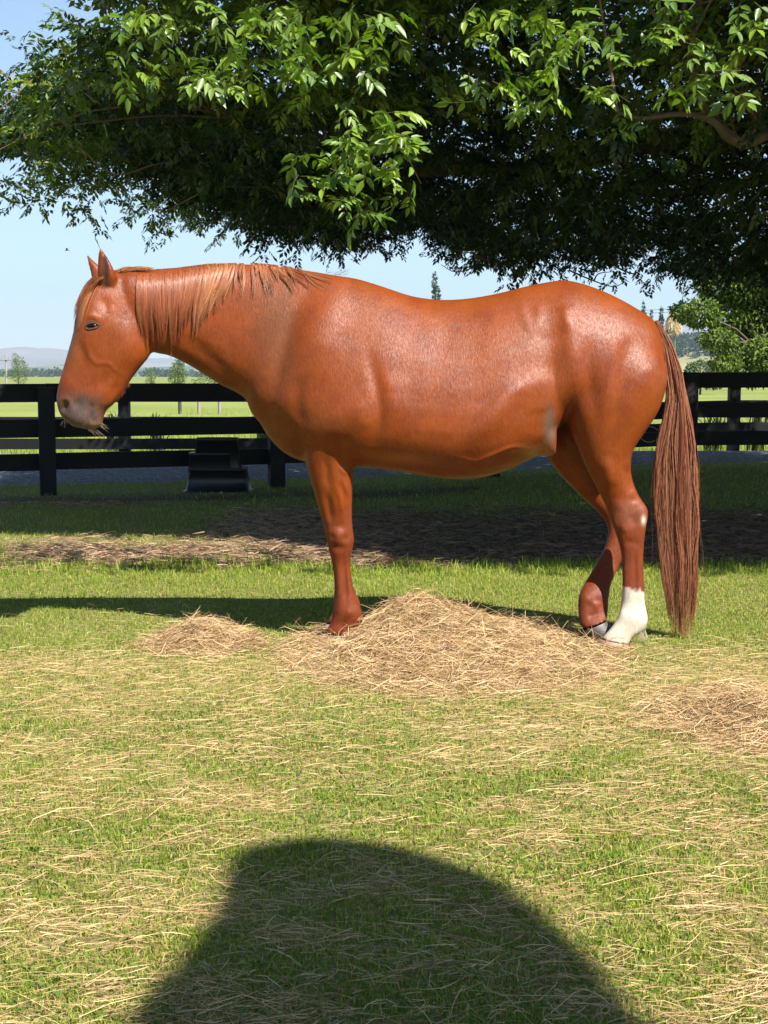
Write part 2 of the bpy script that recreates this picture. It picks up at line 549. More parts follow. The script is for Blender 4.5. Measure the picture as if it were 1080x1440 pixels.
def sample_canopy(n, mode):
    out = []
    got = 0
    while got < n:
        m = n * 4
        x = rng.uniform(-3.9, 8.8, m); y = rng.uniform(3.0 * K, 11.5 * K, m)
        zl = z_low(x, y); zt = z_top(x, y)
        if mode == 'under':
            z = zl + rng.exponential(0.38, m)
        elif mode == 'front':
            z = rng.uniform(2.5, 4.3, m)
            y = y_near(x, z) + 0.1 + rng.exponential(0.5, m)
            zl = z_low(x, y)
            z = np.maximum(z, 1.2 + y * np.interp(x, [-2, -1, 1, 3], [.165, .19, .20, .20]) + rng.normal(0, .12, m))
        elif mode == 'skirt':
            x = rng.uniform(-4.3, -.3, m); y = rng.uniform(11.5, 18, m); zl = z_low(x, y); zt = zl + 1.2; z = zl + .16 + rng.exponential(.3, m)
        elif mode == 'brow':
            z = rng.uniform(3.5, 5.6, m); y = y_near(x, z) + rng.exponential(0.6, m); zl = z_low(x, y)
        elif mode == 'left':
            x = rng.uniform(-3.9, -1.5, m); zt = z_top(x, y); z = zt - rng.exponential(0.3, m)
        else:
            z = rng.uniform(2.6, 7.6, m)
        q = fbm(x * 1.6 + z, y * 1.1 + z * 0.7, 81, 3)
        ok = (z > zl + (0.10 if mode != 'under' else 0)) & (z < zt + 0.8 * (q - 0.5)) & (y > y_near(x, z) + 0.5 * (q - 0.35))
        # left outline falls away
        ok &= x > -4.3 + .30 * np.clip(11 - y, 0, 4) + 1.0 * (q - 0.5)
        ok &= (q > 0.40) | (rng.random(m) < 0.25)
        if mode == 'under':
            ok &= (y < 10.5 * K)
        sl_ = (z - 1.2) / y
        ok &= x / y > np.interp(sl_, [.1, .172, .207, .255, .33], [-.6, -.268, -.238, -.19, -.15]) + .05 * (q - 0.5)
        ok &= sl_ > np.interp(x / y, [-.3, -.2, -.12, -.08], [.127, .120, .103, 0])
        P = np.stack([x, y, z], -1)[ok]
        out.append(P); got += len(P)
    return np.concatenate(out)[:n]

def leaf_cols(n, lo=(0.028, 0.07, 0.014), hi=(0.075, 0.15, 0.025)):
    t = rng.random((n, 1)) ** 1.3
    c = np.array(lo) * (1 - t) + np.array(hi) * t
    return c * (0.85 + 0.3 * rng.random((n, 1)))

tree = empty('ash_tree', TRUNK)
tag(tree, 'big spreading ash tree whose low dark canopy hangs over the chestnut horse', 'tree')

def sprays_to_leaves(P, per, spread, L, cols_lohi, pairs=3, fine=False):
    n = len(P)
    D0 = rand_dirs(n); D0[:, 2] = D0[:, 2] * 0.4 - 0.15; D0 /= np.linalg.norm(D0, axis=1, keepdims=True)
    Ps = np.repeat(P, per, 0); Dm = np.repeat(D0, per, 0)
    t = np.tile(np.linspace(0, 1, per), n)[:, None]
    Ps = Ps + Dm * t * spread + 0.03 * rng.normal(size=Ps.shape)
    s = np.cross(Dm, np.array([0, 0, 1.0])); s /= np.linalg.norm(s, axis=1, keepdims=True) + 1e-9
    sgn = np.tile(np.where(np.arange(per) % 2, 1, -1), n)[:, None]
    D = Dm * 0.5 + s * sgn * 0.7 + 0.3 * rng.normal(size=Ps.shape); D[:, 2] -= 0.25
    D /= np.linalg.norm(D, axis=1, keepdims=True)
    U = np.array([0, 0, 1.0]) + 0.35 * rng.normal(size=Ps.shape)
    return pinnate(Ps, D, U, L * (0.8 + 0.4 * rng.random(len(Ps))), leaf_cols(len(Ps), *cols_lohi), pairs, fine)

dark = ((0.014, 0.032, 0.008), (0.034, 0.062, 0.012))  # under and inner leaves: canopy shade put into the colour
lit = ((0.05, 0.10, 0.010), (0.15, 0.21, 0.018))  # front, brow and left leaves: sunlight put into the colour
Vt, Qt, Ct = [], [], []
off = 0
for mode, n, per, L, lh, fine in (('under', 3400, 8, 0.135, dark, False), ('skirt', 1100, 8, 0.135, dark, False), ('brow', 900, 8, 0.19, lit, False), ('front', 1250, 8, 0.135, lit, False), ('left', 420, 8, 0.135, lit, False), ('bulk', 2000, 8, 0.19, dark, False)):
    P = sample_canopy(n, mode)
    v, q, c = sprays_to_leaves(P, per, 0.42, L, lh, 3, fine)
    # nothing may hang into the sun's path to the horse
    Vt.append(v); Qt.append(q + off); Ct.append(c); off += len(v)
# large upper leaves above the picture: thick shade
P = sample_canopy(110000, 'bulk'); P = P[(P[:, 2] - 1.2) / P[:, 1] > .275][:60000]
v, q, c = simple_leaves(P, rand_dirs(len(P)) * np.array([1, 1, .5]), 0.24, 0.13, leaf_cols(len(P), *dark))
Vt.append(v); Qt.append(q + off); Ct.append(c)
V = np.concatenate(Vt) - TRUNK; Q = np.concatenate(Qt); C = np.concatenate(Ct)
o = put('foliage', fast_mesh('foliage', V, Q, 4, C), M_leaf, tree); o['kind'] = 'stuff'

# trunk and limbs
tp = smooth_path([TRUNK + (0, 0, -0.1), TRUNK + (0.02, 0, 0.8), TRUNK + (-0.05, 0.02, 1.7), TRUNK + (-0.1, 0, 2.6), TRUNK + (0, 0.1, 4.2), TRUNK + (0.1, 0.1, 5.4)], 4)
tr = np.interp(np.linspace(0, 1, len(tp)), [0, 0.1, 0.5, 1], [0.36, 0.26, 0.22, 0.06])
v, q = tube_arrays([tp - TRUNK], [tr], 14)
put('trunk', fast_mesh('trunk', v, q, 4, None, True), M_bark, tree)
limbs = []
def pxpath(pts, n=6):
    return smooth_path(np.array([KX(a, b, c) for a, b, c in pts]), n)
fork = TRUNK + (-0.05, 0, 1.9)
main = [tuple(fork)]
lp = np.vstack([fork, KX(1230, 165, 7.6), KX(1080, 182, 7.0), KX(960, 196, 6.8), KX(880, 204, 6.7), KX(800, 226, 6.6), KX(735, 240, 6.5), KX(660, 236, 6.5), KX(590, 240, 6.5), KX(520, 252, 6.6), KX(430, 262, 6.8), KX(330, 250, 6.9), KX(210, 230, 7.0)])
limbs.append((smooth_path(lp, 5), 0.15, 0.018))
limbs.append((smooth_path(np.vstack([lp[5], KX(700, 262, 7.2), KX(640, 285, 7.4), KX(560, 300, 7.6), KX(470, 310, 7.7)]), 5), 0.05, 0.012))
limbs.append((smooth_path(np.vstack([fork + (0, 0, .1), KX(1150, 260, 8.6), KX(1000, 268, 8.7), KX(860, 275, 8.4), KX(740, 290, 8.3)]), 5), 0.10, 0.02))
limbs.append((smooth_path(np.vstack([lp[8], KX(560, 225, 6.3), KX(520, 190, 6.0), KX(450, 165, 5.8), KX(360, 165, 5.7), KX(250, 150, 5.7)]), 5), 0.035, 0.008))
limbs.append((smooth_path(np.vstack([lp[2], KX(1120, 60, 6.0), KX(900, 0, 5.4), KX(700, -40, 5.2), KX(500, -60, 5.2)]), 5), 0.07, 0.015))
limbs.append((smooth_path(np.vstack([fork, fork + (-0.5, -2.2, 1.0), (4.6, 10.4, 3.3), (3.4, 8.6, 3.3), KX(1085, 185, 4.6), KX(1030, 196, 4.45), KX(1005, 172, 4.4), KX(965, 160, 4.35), KX(900, 166, 4.3), KX(868, 158, 4.3)]), 5), 0.06, 0.006))
limbs.append((smooth_path(np.vstack([KX(1045, 200, 4.5), KX(1000, 165, 4.45), KX(985, 145, 4.4), KX(975, 105, 4.3), KX(960, 60, 4.25)]), 5), 0.014, 0.004))
limbs.append((smooth_path(np.vstack([KX(1055, 200, 4.6), KX(1062, 165, 4.5), KX(1035, 135, 4.4), KX(1040, 90, 4.3)]), 5), 0.013, 0.004))
limbs.append((smooth_path(np.vstack([fork, (6.2, 19, 3.6), (4.2, 20, 4.2), (2.0, 19.7, 4.4)]), 5), 0.12, 0.03))
limbs.append((smooth_path(np.vstack([fork + (0, 0, .4), (4.8, 14, 4.3), (2.4, 12.6, 4.8), (0.2, 11.5, 4.5), (-1.6, 11.2, 4.0)]), 5), 0.11, 0.02))
for p, r0, r1 in limbs:
    rr = np.linspace(1, 0, len(p)) ** 1.1 * (r0 - r1) + r1
    v, q = tube_arrays([p - TRUNK], [rr], 8)
    put('limb', fast_mesh('limb', v, q, 4, None, True), M_bark, tree)
# twigs: from limbs out into the foliage, plus the bare ones seen against the sky
tw, tr_ = [], []
allp = np.concatenate([p[len(p) // 5:] for p, _, _ in limbs])
ends = np.concatenate([sample_canopy(260, 'under'), sample_canopy(150, 'front'), sample_canopy(60, 'left')])
for e in ends:
    d = np.linalg.norm(allp - e, axis=1); i = np.argmin(d + rng.uniform(0, .6, len(d)))
    if d[i] > 3.2: continue
    a = allp[i]; mid = (a + e) / 2 + np.array([0, 0, 0.12 * d[i]]) + 0.08 * rng.normal(size=3)
    tw.append(smooth_path(np.vstack([a, a * .7 + mid * .3 + 0.03 * rng.normal(size=3), mid, e]), 3)); tr_.append(np.linspace(0.012, 0.003, len(tw[-1])))
for pts in ([(690, 348, 7.5), (668, 374, 7.4), (640, 382, 7.4), (620, 372, 7.4)], [(680, 365, 7.4), (660, 355, 7.4), (632, 362, 7.4)], [(860, 372, 7.6), (890, 385, 7.5), (905, 375, 7.5), (930, 360, 7.6)],
            [(700, 340, 7.6), (655, 352, 7.5), (630, 350, 7.5)], [(800, 380, 7.6), (835, 395, 7.5), (862, 403, 7.5), (880, 396, 7.5)], [(835, 395, 7.5), (842, 385, 7.5), (862, 382, 7.5)],
            [(0, 98, 6.3), (12, 112, 6.3), (30, 128, 6.3)], [(-30, 130, 6.3), (10, 128, 6.3), (40, 135, 6.3)], [(100, 20, 5.8), (118, 40, 5.8), (130, 55, 5.8)],
            [(110, 205, 5.9), (160, 245, 5.9), (215, 232, 5.9), (255, 225, 5.9)], [(230, 300, 6.6), (300, 265, 6.4), (380, 262, 6.3), (455, 235, 6.3)]):
    p = pxpath(pts); tw.append(p); tr_.append(np.linspace(0.009, 0.003, len(p)))
v, q = tube_arrays(tw, tr_, 5)
o = put('twigs', fast_mesh('twigs', v - TRUNK, q, 4, None, True), M_twig, tree); o['kind'] = 'stuff'

# near sunlit leaves, single parts sharing a few meshes
leaf_meshes = []
for k in range(8):
    pr = 3 if k % 3 else 2
    cc = np.array([[0.11, 0.19, 0.02], [0.16, 0.24, 0.022], [0.07, 0.13, 0.016], [0.12, 0.19, 0.03]][k % 4])[None]
    v, q, c = pinnate(np.zeros((1, 3)), np.array([[1.0, 0, 0]]), np.array([[0, 0, 1.0]]), 0.16, cc, pr, True, 0.15 + 0.08 * (k % 4))
    sv, sq = tube_arrays([np.array([[0, 0, 0], [.05, 0, .0], [.13, 0, -.01 * (k % 3)]])], [[.0016, .0013, .0009]], 3)
    V = np.concatenate([v, sv]); Q = np.concatenate([q, sq + len(v)]); C = np.concatenate([c, np.tile([[0.12, 0.13, 0.03]], (len(sv), 1))])
    me = fast_mesh('leaf', V, Q, 4, C); me.materials.append(M_leaf); leaf_meshes.append(me)
spots = []
def cluster(px0, px1, py0, py1, Y0, Y1, n):
    for _ in range(n):
        spots.append(KX(random.uniform(px0, px1), random.uniform(py0, py1), random.uniform(Y0, Y1)))
cluster(415, 500, 205, 285, 3.9, 4.15, 16); cluster(480, 580, 150, 290, 3.85, 4.15, 40); cluster(470, 505, 270, 305, 3.9, 4.1, 5)
cluster(520, 580, 140, 200, 3.95, 4.2, 8)
cluster(150, 420, 0, 110, 3.85, 4.4, 60); cluster(380, 560, 0, 100, 3.8, 4.3, 38); cluster(300, 440, 60, 130, 3.9, 4.3, 16)
cluster(660, 1085, 0, 130, 3.7, 4.2, 95); cluster(640, 800, 90, 150, 3.85, 4.2, 14); cluster(860, 890, 180, 195, 4.3, 4.35, 2)
spots = [s for s in spots if s[1] + SHY * s[2] > 8.2][:298]
for k, s in enumerate(spots):
    o = bpy.data.objects.new('leaf', leaf_meshes[k % 8]); COL.objects.link(o); o.parent = tree
    o.location = Vector(s - TRUNK)
    o.rotation_euler = (random.gauss(0, .35) + .25, random.gauss(0.35, .35), random.choice((math.pi * .5, -math.pi * .5, math.pi, 0, -math.pi*.5)) + random.gauss(0, .7))
    sc = random.uniform(.75, 1.15); o.scale = (sc,) * 3

# ------------------------------------------------------------------ background trees, generic
def crown_tree(name, base, h, lobes, nleaf, L, W, c_lo, c_hi, trunk_r, label, cat='tree', group=None, hang=0.0, mat=None, trunk_h=None):
    """lobes: (dx,dy,dz,rx,ry,rz) ellipsoids relative to base"""
    b = np.array(base, float)
    t = empty(name, b); tag(t, label, cat, group)
    Ps, Ds = [], []
    tot = sum(l[3] * l[5] for l in lobes)
    for l in lobes:
        n = int(nleaf * l[3] * l[5] / tot)
        d = rand_dirs(n); r = 0.55 + 0.45 * rng.random((n, 1)) ** 0.6
        bump_ = 0.8 + 0.4 * fbm(d[:, 0] * 3 + l[0] + 7, d[:, 2] * 3 + d[:, 1] * 2 + 5, 90 + int(l[2] * 10) % 50, 3)
        Ps.append(np.array(l[:3]) + d * r * np.array(l[3:]) * bump_[:, None])
        dd = rand_dirs(n) + d * 0.6; dd[:, 2] -= hang; Ds.append(dd / np.linalg.norm(dd, axis=1, keepdims=True))
    P = np.concatenate(Ps); D = np.concatenate(Ds)
    v, q, c = simple_leaves(P, D, L, W, leaf_cols(len(P), c_lo, c_hi))
    put('crown', fast_mesh('crown', v, q, 4, c), mat or M_farleaf, t)
    paths = [np.array([[0, 0, -0.2], [0.02 * h, 0, h * .35], [0, 0.01 * h, (trunk_h or h * .8)]])]; rads = [[trunk_r, trunk_r * .75, trunk_r * .2]]
    for l in lobes[:8]:
        e = np.array(l[:3]); s = np.array([0, 0, max(0.3 * h, e[2] - .35 * h)])
        paths.append(np.array([s, (s + e) / 2 + (0, 0, .03 * h), e])); rads.append([trunk_r * .45, trunk_r * .3, trunk_r * .12])
    v, q = tube_arrays(paths, rads, 7)
    put('trunk', fast_mesh('trunk', v, q, 4, None, True), M_bark, t)
    return t

Gf = -0.30
c_far = ((0.03, 0.06, 0.02), (0.09, 0.14, 0.03))
at = KX
# tree beyond the fences on the right
bx = at(1085, 470, 17)[0]
lob = []
for (px, py, rx, rz) in ((1010, 400, .55, .45), (1050, 400, .7, .5), (985, 440, .45, .32), (960, 437, .26, .22), (1030, 445, .6, .45), (1070, 450, .7, .6), (1010, 478, .4, .25), (1040, 495, .42, .30),
                        (1075, 500, .5, .4), (1020, 510, .34, .2), (1000, 380, .4, .35), (1090, 380, .9, .7), (1110, 440, .9, .8), (1120, 500, .9, .6), (1060, 520, .5, .35)):
    p = at(px, py, 17 + random.uniform(-.8, .8)); lob.append((p[0] - bx, p[1] - 17 * K, p[2] - Gf, rx, rx, rz))
crown_tree('willow_tree', (bx, 17 * K, Gf), 6.0, lob, 34000, 0.12, 0.04, (0.03, 0.065, 0.012), (0.17, 0.23, 0.03), .08,
           'feathery bright green tree beyond the black fence at the right edge', hang=0.8)
# small bush below it
crown_tree('shrub', (at(985, 520, 60)[0], 60 * K, Gf), 2.6, [(0, 0, 1.6, 1.3, 1.2, 1.1), (1.0, 0, 1.2, 1.0, 1, .8), (-.9, 0, 1.2, .8, .8, .7)], 3500, .2, .12, (0.05, 0.08, 0.03), (0.11, 0.15, 0.06), .1,
           'rounded grey-green shrub in the field right of the tail, behind the fence', 'shrub')
# young trees left
def field_tree(px, ptop, Y, wid, label, n=1500, grp=None, lo=(0.07, 0.11, 0.03), hi=(0.17, 0.22, 0.06), name='young_tree', low=.3):
    x = at(px, 500, Y)[0]; h = at(px, ptop, Y)[2] - Gf; r = wid / F * Y * K / 2
    lobes = [(random.uniform(-.3, .3) * r, 0, h * zf, r * rf, r * rf, h * .13) for zf, rf in ((low + .05, .7), (low + .17, 1.0), (low + .3, 1.), (low + .42, .85), (low + .54, .6), (.93, .3))]
    return crown_tree(name, (x, Y * K, Gf), h, lobes, n, .05 * h ** .5 + .02, .035 * h ** .5, lo, hi, .02 * h, label, 'tree', grp)
field_tree(24, 499, 70, 30, 'leafy young tree next to the power pole at the left edge', 1800)
field_tree(212, 519, 62, 15, 'smallest young tree, seen under the throat of the horse', 900)
field_tree(249, 501, 46, 26, 'tall pale green young tree framed below the horse neck', 1800)
field_tree(300, 508, 48, 62, 'wide loose young tree nearest the chest of the horse, behind the fence', 2200, lo=(0.06, 0.09, 0.03), hi=(0.12, 0.15, 0.06))
# poplars
def poplar(px, ptop, Y, wid, label, grp):
    x = at(px, 500, Y)[0]; h = at(px, ptop, Y)[2] - Gf; r = wid / F * Y * K / 2
    lobes = [(random.uniform(-.2, .2) * r, 0, h * zf, r * rf, r * rf, h * .1) for zf, rf in ((.2, .9), (.35, 1.), (.5, 1.), (.65, .9), (.8, .7), (.92, .4))]
    return crown_tree('poplar_tree', (x, Y * K, Gf), h, lobes, 1800, .5, .3, (0.03, 0.045, 0.02), (0.07, 0.09, 0.04), .3, label, 'tree', grp, trunk_h=h * .9)
poplar(612, 386, 150, 15, 'slim dark poplar tip rising above the middle of the horse back', 'distant poplars')
poplar(904, 425, 210, 9, 'poplar tip just above the slope of the horse rump, leftmost of three', 'distant poplars')
poplar(915, 438, 210, 8, 'low middle poplar tip of the three above the rump', 'distant poplars')
poplar(929, 433, 205, 9, 'poplar tip beside the top of the tail, nearest the seed plume', 'distant poplars')
# far belts of trees and scrub on the hillside: masses nobody could count
def belt(name, n, f, size, lo, hi):
    P = np.array([f() for _ in range(n)]); k = 26
    Ps = np.repeat(P, k, 0) + rand_dirs(n * k) * np.repeat(size * rng.uniform(.5, 1.2, (n, 1)), k, 0) * np.array([1, 1, .75]) * rng.random((n * k, 1)) ** .5
    v, q, c = simple_leaves(Ps, rand_dirs(len(Ps)), size * .75, size * .5, np.repeat(leaf_cols(n, lo, hi), k, 0))
    o = put(name, fast_mesh(name, v, q, 4, c), M_farleaf); return o
def f1():
    Y = random.choice((800, 1100, 1500, 1900)) * random.uniform(.9, 1.1); x = random.uniform(-.62, .6) * Y
    return (x, Y * K, random.uniform(0.0, 1.0) * (1.0 + Y * .006))
o = belt('tree_belt', 1700, f1, 4.6, (0.03, 0.05, 0.025), (0.08, 0.10, 0.04)); tag(o, 'dark belts of far-off trees across the plain below the mountains', 'trees', kind='stuff')
hill = bpy.data.objects['near_hill']
hv = np.empty(len(hill.data.vertices) * 3, np.float32); hill.data.vertices.foreach_get('co', hv); hv = hv.reshape(-1, 3)
hv = hv[(hv[:, 1] > 960) & (hv[:, 1] < 1250) & (hv[:, 2] > 14)]
def f2():
    p = hv[random.randrange(len(hv))]; return (p[0] + random.uniform(-4, 4), p[1] + random.uniform(-5, 5), p[2] + 1.5)
o = belt('hillside_scrub', 1100, f2, 3.6, (0.025, 0.04, 0.02), (0.06, 0.08, 0.035)); tag(o, 'dark scrub dotted over the dry hillside beyond the tail', 'scrub', kind='stuff')

# power pole and lines, pole at left edge
def power_pole(x, Y, h, label):
    t = empty('power_pole', (x, Y * K, Gf)); tag(t, label, 'power pole')
    m = NT('grey_pole'); m.set(Base_Color=(0.24, 0.23, 0.21), Roughness=0.8); m = m.m
    v, q = tube_arrays([np.array([[0, 0, 0], [0, 0, h * .5], [0, 0, h]])], [[.11, .10, .08]], 10)
    put('pole', fast_mesh('pole', v, q, 4, None, True), m, t)
    v, q = tube_arrays([np.array([[-1.1, -.15, h - .5], [0, -.15, h - .5], [1.1, -.15, h - .5]])], [.07], 4)
    put('crossarm', fast_mesh('crossarm', v, q, 4), m, t)
    for dx in (-1.0, -.35, .35, 1.0):
        v, q = tube_arrays([np.array([[dx, -.15, h - .45], [dx, -.15, h - .36], [dx, -.15, h - .25]])], [[.03, .05, .03]], 6)
        put('insulator', fast_mesh('insulator', v, q, 4, None, True), m, t)
px_ = at(8, 500, 75)
power_pole(px_[0], 75, px_[2] - Gf + .1, 'pale power pole with a crossarm at the far left of the field')
wm = NT('wire'); wm.set(Base_Color=(0.05, 0.05, 0.05), Roughness=.5); wm = wm.m
for k, (y0, y1, lb) in enumerate(((427, 414, 'upper thin power line crossing the sky above the rump and tail'), (431, 420, 'lower thin power line crossing the sky above the rump and tail'))):
    a, b = at(820, y0 + 12, 60), at(1300, y1 - 40, 45)
    t_ = np.linspace(0, 1, 30)[:, None]; p = a + (b - a) * t_; p[:, 2] -= 1.2 * np.sin(np.pi * t_[:, 0]) * .6
    p = p + 0; v, q = tube_arrays([p], [.014], 4)
    o = put('power_line', fast_mesh('power_line', v, q, 4), wm); tag(o, lb, 'power line', 'power lines')

# pampas plume
def plume():
    b = at(948, 520, 22); h = at(948, 432, 22)[2] - Gf
    t = empty('pampas_grass', (b[0], 22 * K, Gf)); tag(t, 'tall pale seed plume on a green stalk beside the tail', 'grass plume')
    p = smooth_path([(0, 0, 0), (.03, 0, h * .4), (0, 0, h * .75), (-.06, 0, h * .93)], 5)
    v, q = tube_arrays([p], [np.linspace(.02, .008, len(p))], 5)
    gm = NT('plume_stalk'); gm.set(Base_Color=(0.2, 0.26, 0.08), Roughness=.6)
    put('stalk', fast_mesh('stalk', v, q, 4, None, True), gm.m, t)
    n = 1500; u = rng.random(n)
    P = np.stack([-.05 + rng.normal(size=n) * .02, rng.normal(size=n) * .02, h * (.80 + .19 * u)], -1)
    D = rand_dirs(n) * np.array([1, 1, .5]) + np.array([0, 0, -.35])
    L = .25 * np.sin(np.pi * np.clip(u * .75 + .2, 0, 1))
    S = np.stack([P, P + D * L[:, None] * .5 + (0, 0, .03), P + D * L[:, None] - np.array([0, 0, 1]) * L[:, None] * .35], 1)
    v, q, c = strands(S, np.full((n, 3), .004), cols=np.array([.62, .5, .3]) * (.7 + .5 * rng.random((n, 1))))
    put('seed_head', fast_mesh('seed_head', v, q, 4, c), M_hay, t)
plume()

def flax(x, Y, h, n, label, col=(0.04, 0.055, 0.02)):
    z0 = Gf + .05; Y = Y * K
    t = tag(put('flax_bush', None if False else bpy.data.meshes.new('x')), label, 'plant')
    me = t.data
    a = rng.uniform(0, 2 * np.pi, n); sp_ = rng.uniform(.15, .8, n) * h; hh = h * rng.uniform(.55, 1.05, n)
    s = np.linspace(0, 1, 7)[None]
    R = sp_[:, None] * s ** 1.8; Zz = hh[:, None] * np.sin(s * np.pi * rng.uniform(.5, .72, (n, 1)))
    P = np.stack([R * np.cos(a)[:, None], R * np.sin(a)[:, None], Zz], -1) + rng.normal(size=(n, 1, 3)) * np.array([.08, .08, 0])
    side = np.stack([-np.sin(a), np.cos(a), 0 * a], -1)
    W = (.012 * (1 - s ** 3) + .001) * np.ones((n, 1))
    v, q, c = ribbons(P, W, side, np.array(col) * (.6 + .9 * rng.random((n, 1))))
    me2 = fast_mesh('flax_bush', v, q, 4, c); me2.materials.append(M_grass)
    t.data = me2; bpy.data.meshes.remove(me); t.location = (x, Y, z0)
flax(at(1005, 560, 13.6)[0], 13.6, 1.0, 60, 'dark strappy flax bush behind the fence right beside the tail')
flax(at(1065, 560, 13.4)[0], 13.4, 1.0, 60, 'dark strappy flax bush behind the fence at the right edge')
flax(at(220, 580, 13.8)[0], 13.8, .75, 40, 'low strappy bush behind the fence between muzzle and chest')
flax(at(372, 580, 13.6)[0], 13.6, .95, 40, 'arching strappy bush behind the fence touching the chest outline')
flax(at(160, 580, 13.9)[0], 13.9, .8, 60, 'dense dark bush seen through the fence just under the horse chin')

# thin posts out in the field
pm = NT('pale_post'); pm.set(Base_Color=(0.22, 0.2, 0.17), Roughness=.8)
pm2 = NT('dark_post'); pm2.set(Base_Color=(0.04, 0.035, 0.03), Roughness=.8)
for px, lab, mm in ((253, 'dark post in the sunlit field, leftmost of three', pm2), (280, 'pale post in the sunlit field, middle of three', pm), (309, 'pale post in the sunlit field, nearest the chest of the horse', pm)):
    p = at(px, 580, 30); v, q = tube_arrays([np.array([[0, 0, 0], [0, 0, .6], [.01, 0, 1.15], [.01, 0, 1.18]])], [[.07, .07, .065, .01]], 9)
    o = put('field_post', fast_mesh('field_post', v, q, 4, None, True), mm.m, None, (p[0], 30 * K, Gf)); tag(o, lab, 'post', 'posts in the field')

# ------------------------------------------------------------------ fences
def box_arrays(a, b, half_t, z0, z1, bev=0.004):
    """board between plan points a and b"""
    a, b = np.array(a, float), np.array(b, float)
    d = (b[:2] - a[:2]); d /= np.linalg.norm(d); n = np.array([-d[1], d[0]]) * half_t
    V = []
    for p, za in ((a, 0), (b, 0)):
        dz = p[2]
        for s, zz in ((-1, z0 + bev), (-1, z1 - bev), (-.8, z1), (.8, z1), (1, z1 - bev), (1, z0 + bev), (.8, z0), (-.8, z0)):
            V.append((p[0] + n[0] * s, p[1] + n[1] * s, dz + zz))
    F_ = [(i, (i + 1) % 8, (i + 1) % 8 + 8, i + 8) for i in range(8)]
    F_ += [tuple(range(7, -1, -1)), tuple(range(8, 16))]
    return V, F_

def board(name, a, b, half_t, z0, z1, parent, org):
    V, F_ = box_arrays(a, b, half_t, z0, z1)
    me = bpy.data.meshes.new(name); me.from_pydata([tuple(np.array(v) - org) for v in V], [], F_)
    return put(name, me, random.choice(WOODS), parent)

def fence(label, posts, rails, ph, pw, name='rail_fence'):
    """posts: plan points with ground z (x,y,z)"""
    org = np.array(posts[0]); t = empty(name, org); tag(t, label, 'fence')
    d = np.array(posts[-1][:2]) - np.array(posts[0][:2]); d /= np.linalg.norm(d); n = np.array([-d[1], d[0]])
    for k, p in enumerate(posts):
        c = np.array(p) + np.array([n[0], n[1], 0]) * (pw * .5 + .026) * fence_side
        a = c - np.array([d[0], d[1], 0]) * pw / 2; b = c + np.array([d[0], d[1], 0]) * pw / 2
        board('post', a, b, pw / 2, -.3, ph, t, org)
    for k in range(len(posts) - 1):
        for (z0, z1) in rails:
            j = [random.uniform(-.006, .006) for _ in range(2)]
            a = np.array(posts[k]); b = np.array(posts[k + 1]); g_ = np.array([d[0], d[1], 0]) * .003
            board('rail', a + (g_[0], g_[1], j[0]), b - (g_[0], g_[1], -j[1]), .022, z0, z1, t, org)
fence_side = -1
def zline(x): return 0.125 * float(sstep(-1.0, 4.0, x))
xs = [-10.5, -8.1, -5.75, -3.42, -1.19, 1.2, 3.6, 6.0, 8.4, 10.8]
P1 = [(x, 7.75 * K + .45 * (x + 3.42) - .014 * max(0, x + 1.2) ** 2, zline(x)) for x in xs]
P1 = [(x, min(y, 16.9 + .05 * x), z) for x, y, z in P1]
fence('black post and rail fence nearest the horse, running the full width behind it', P1, [(.245, .415), (.57, .755), (.93, 1.115)], 1.08, .16)
fence_side = 1
xs2 = [-13.5, -11, -8.6, -6.3, -4.12, -1.7, .8, 3.2, 5.55, 7.9, 10.3, 12.7]
def z2(x): return -.2 + .26 * float(sstep(-1, 5, x))
P2 = [(x, 12.1 * K, z2(x)) for x in xs2]
fence('second black rail fence on the far side of the gravel drive', P2, [(.24, .41), (.57, .75), (.98, 1.15)], 1.12, .17)

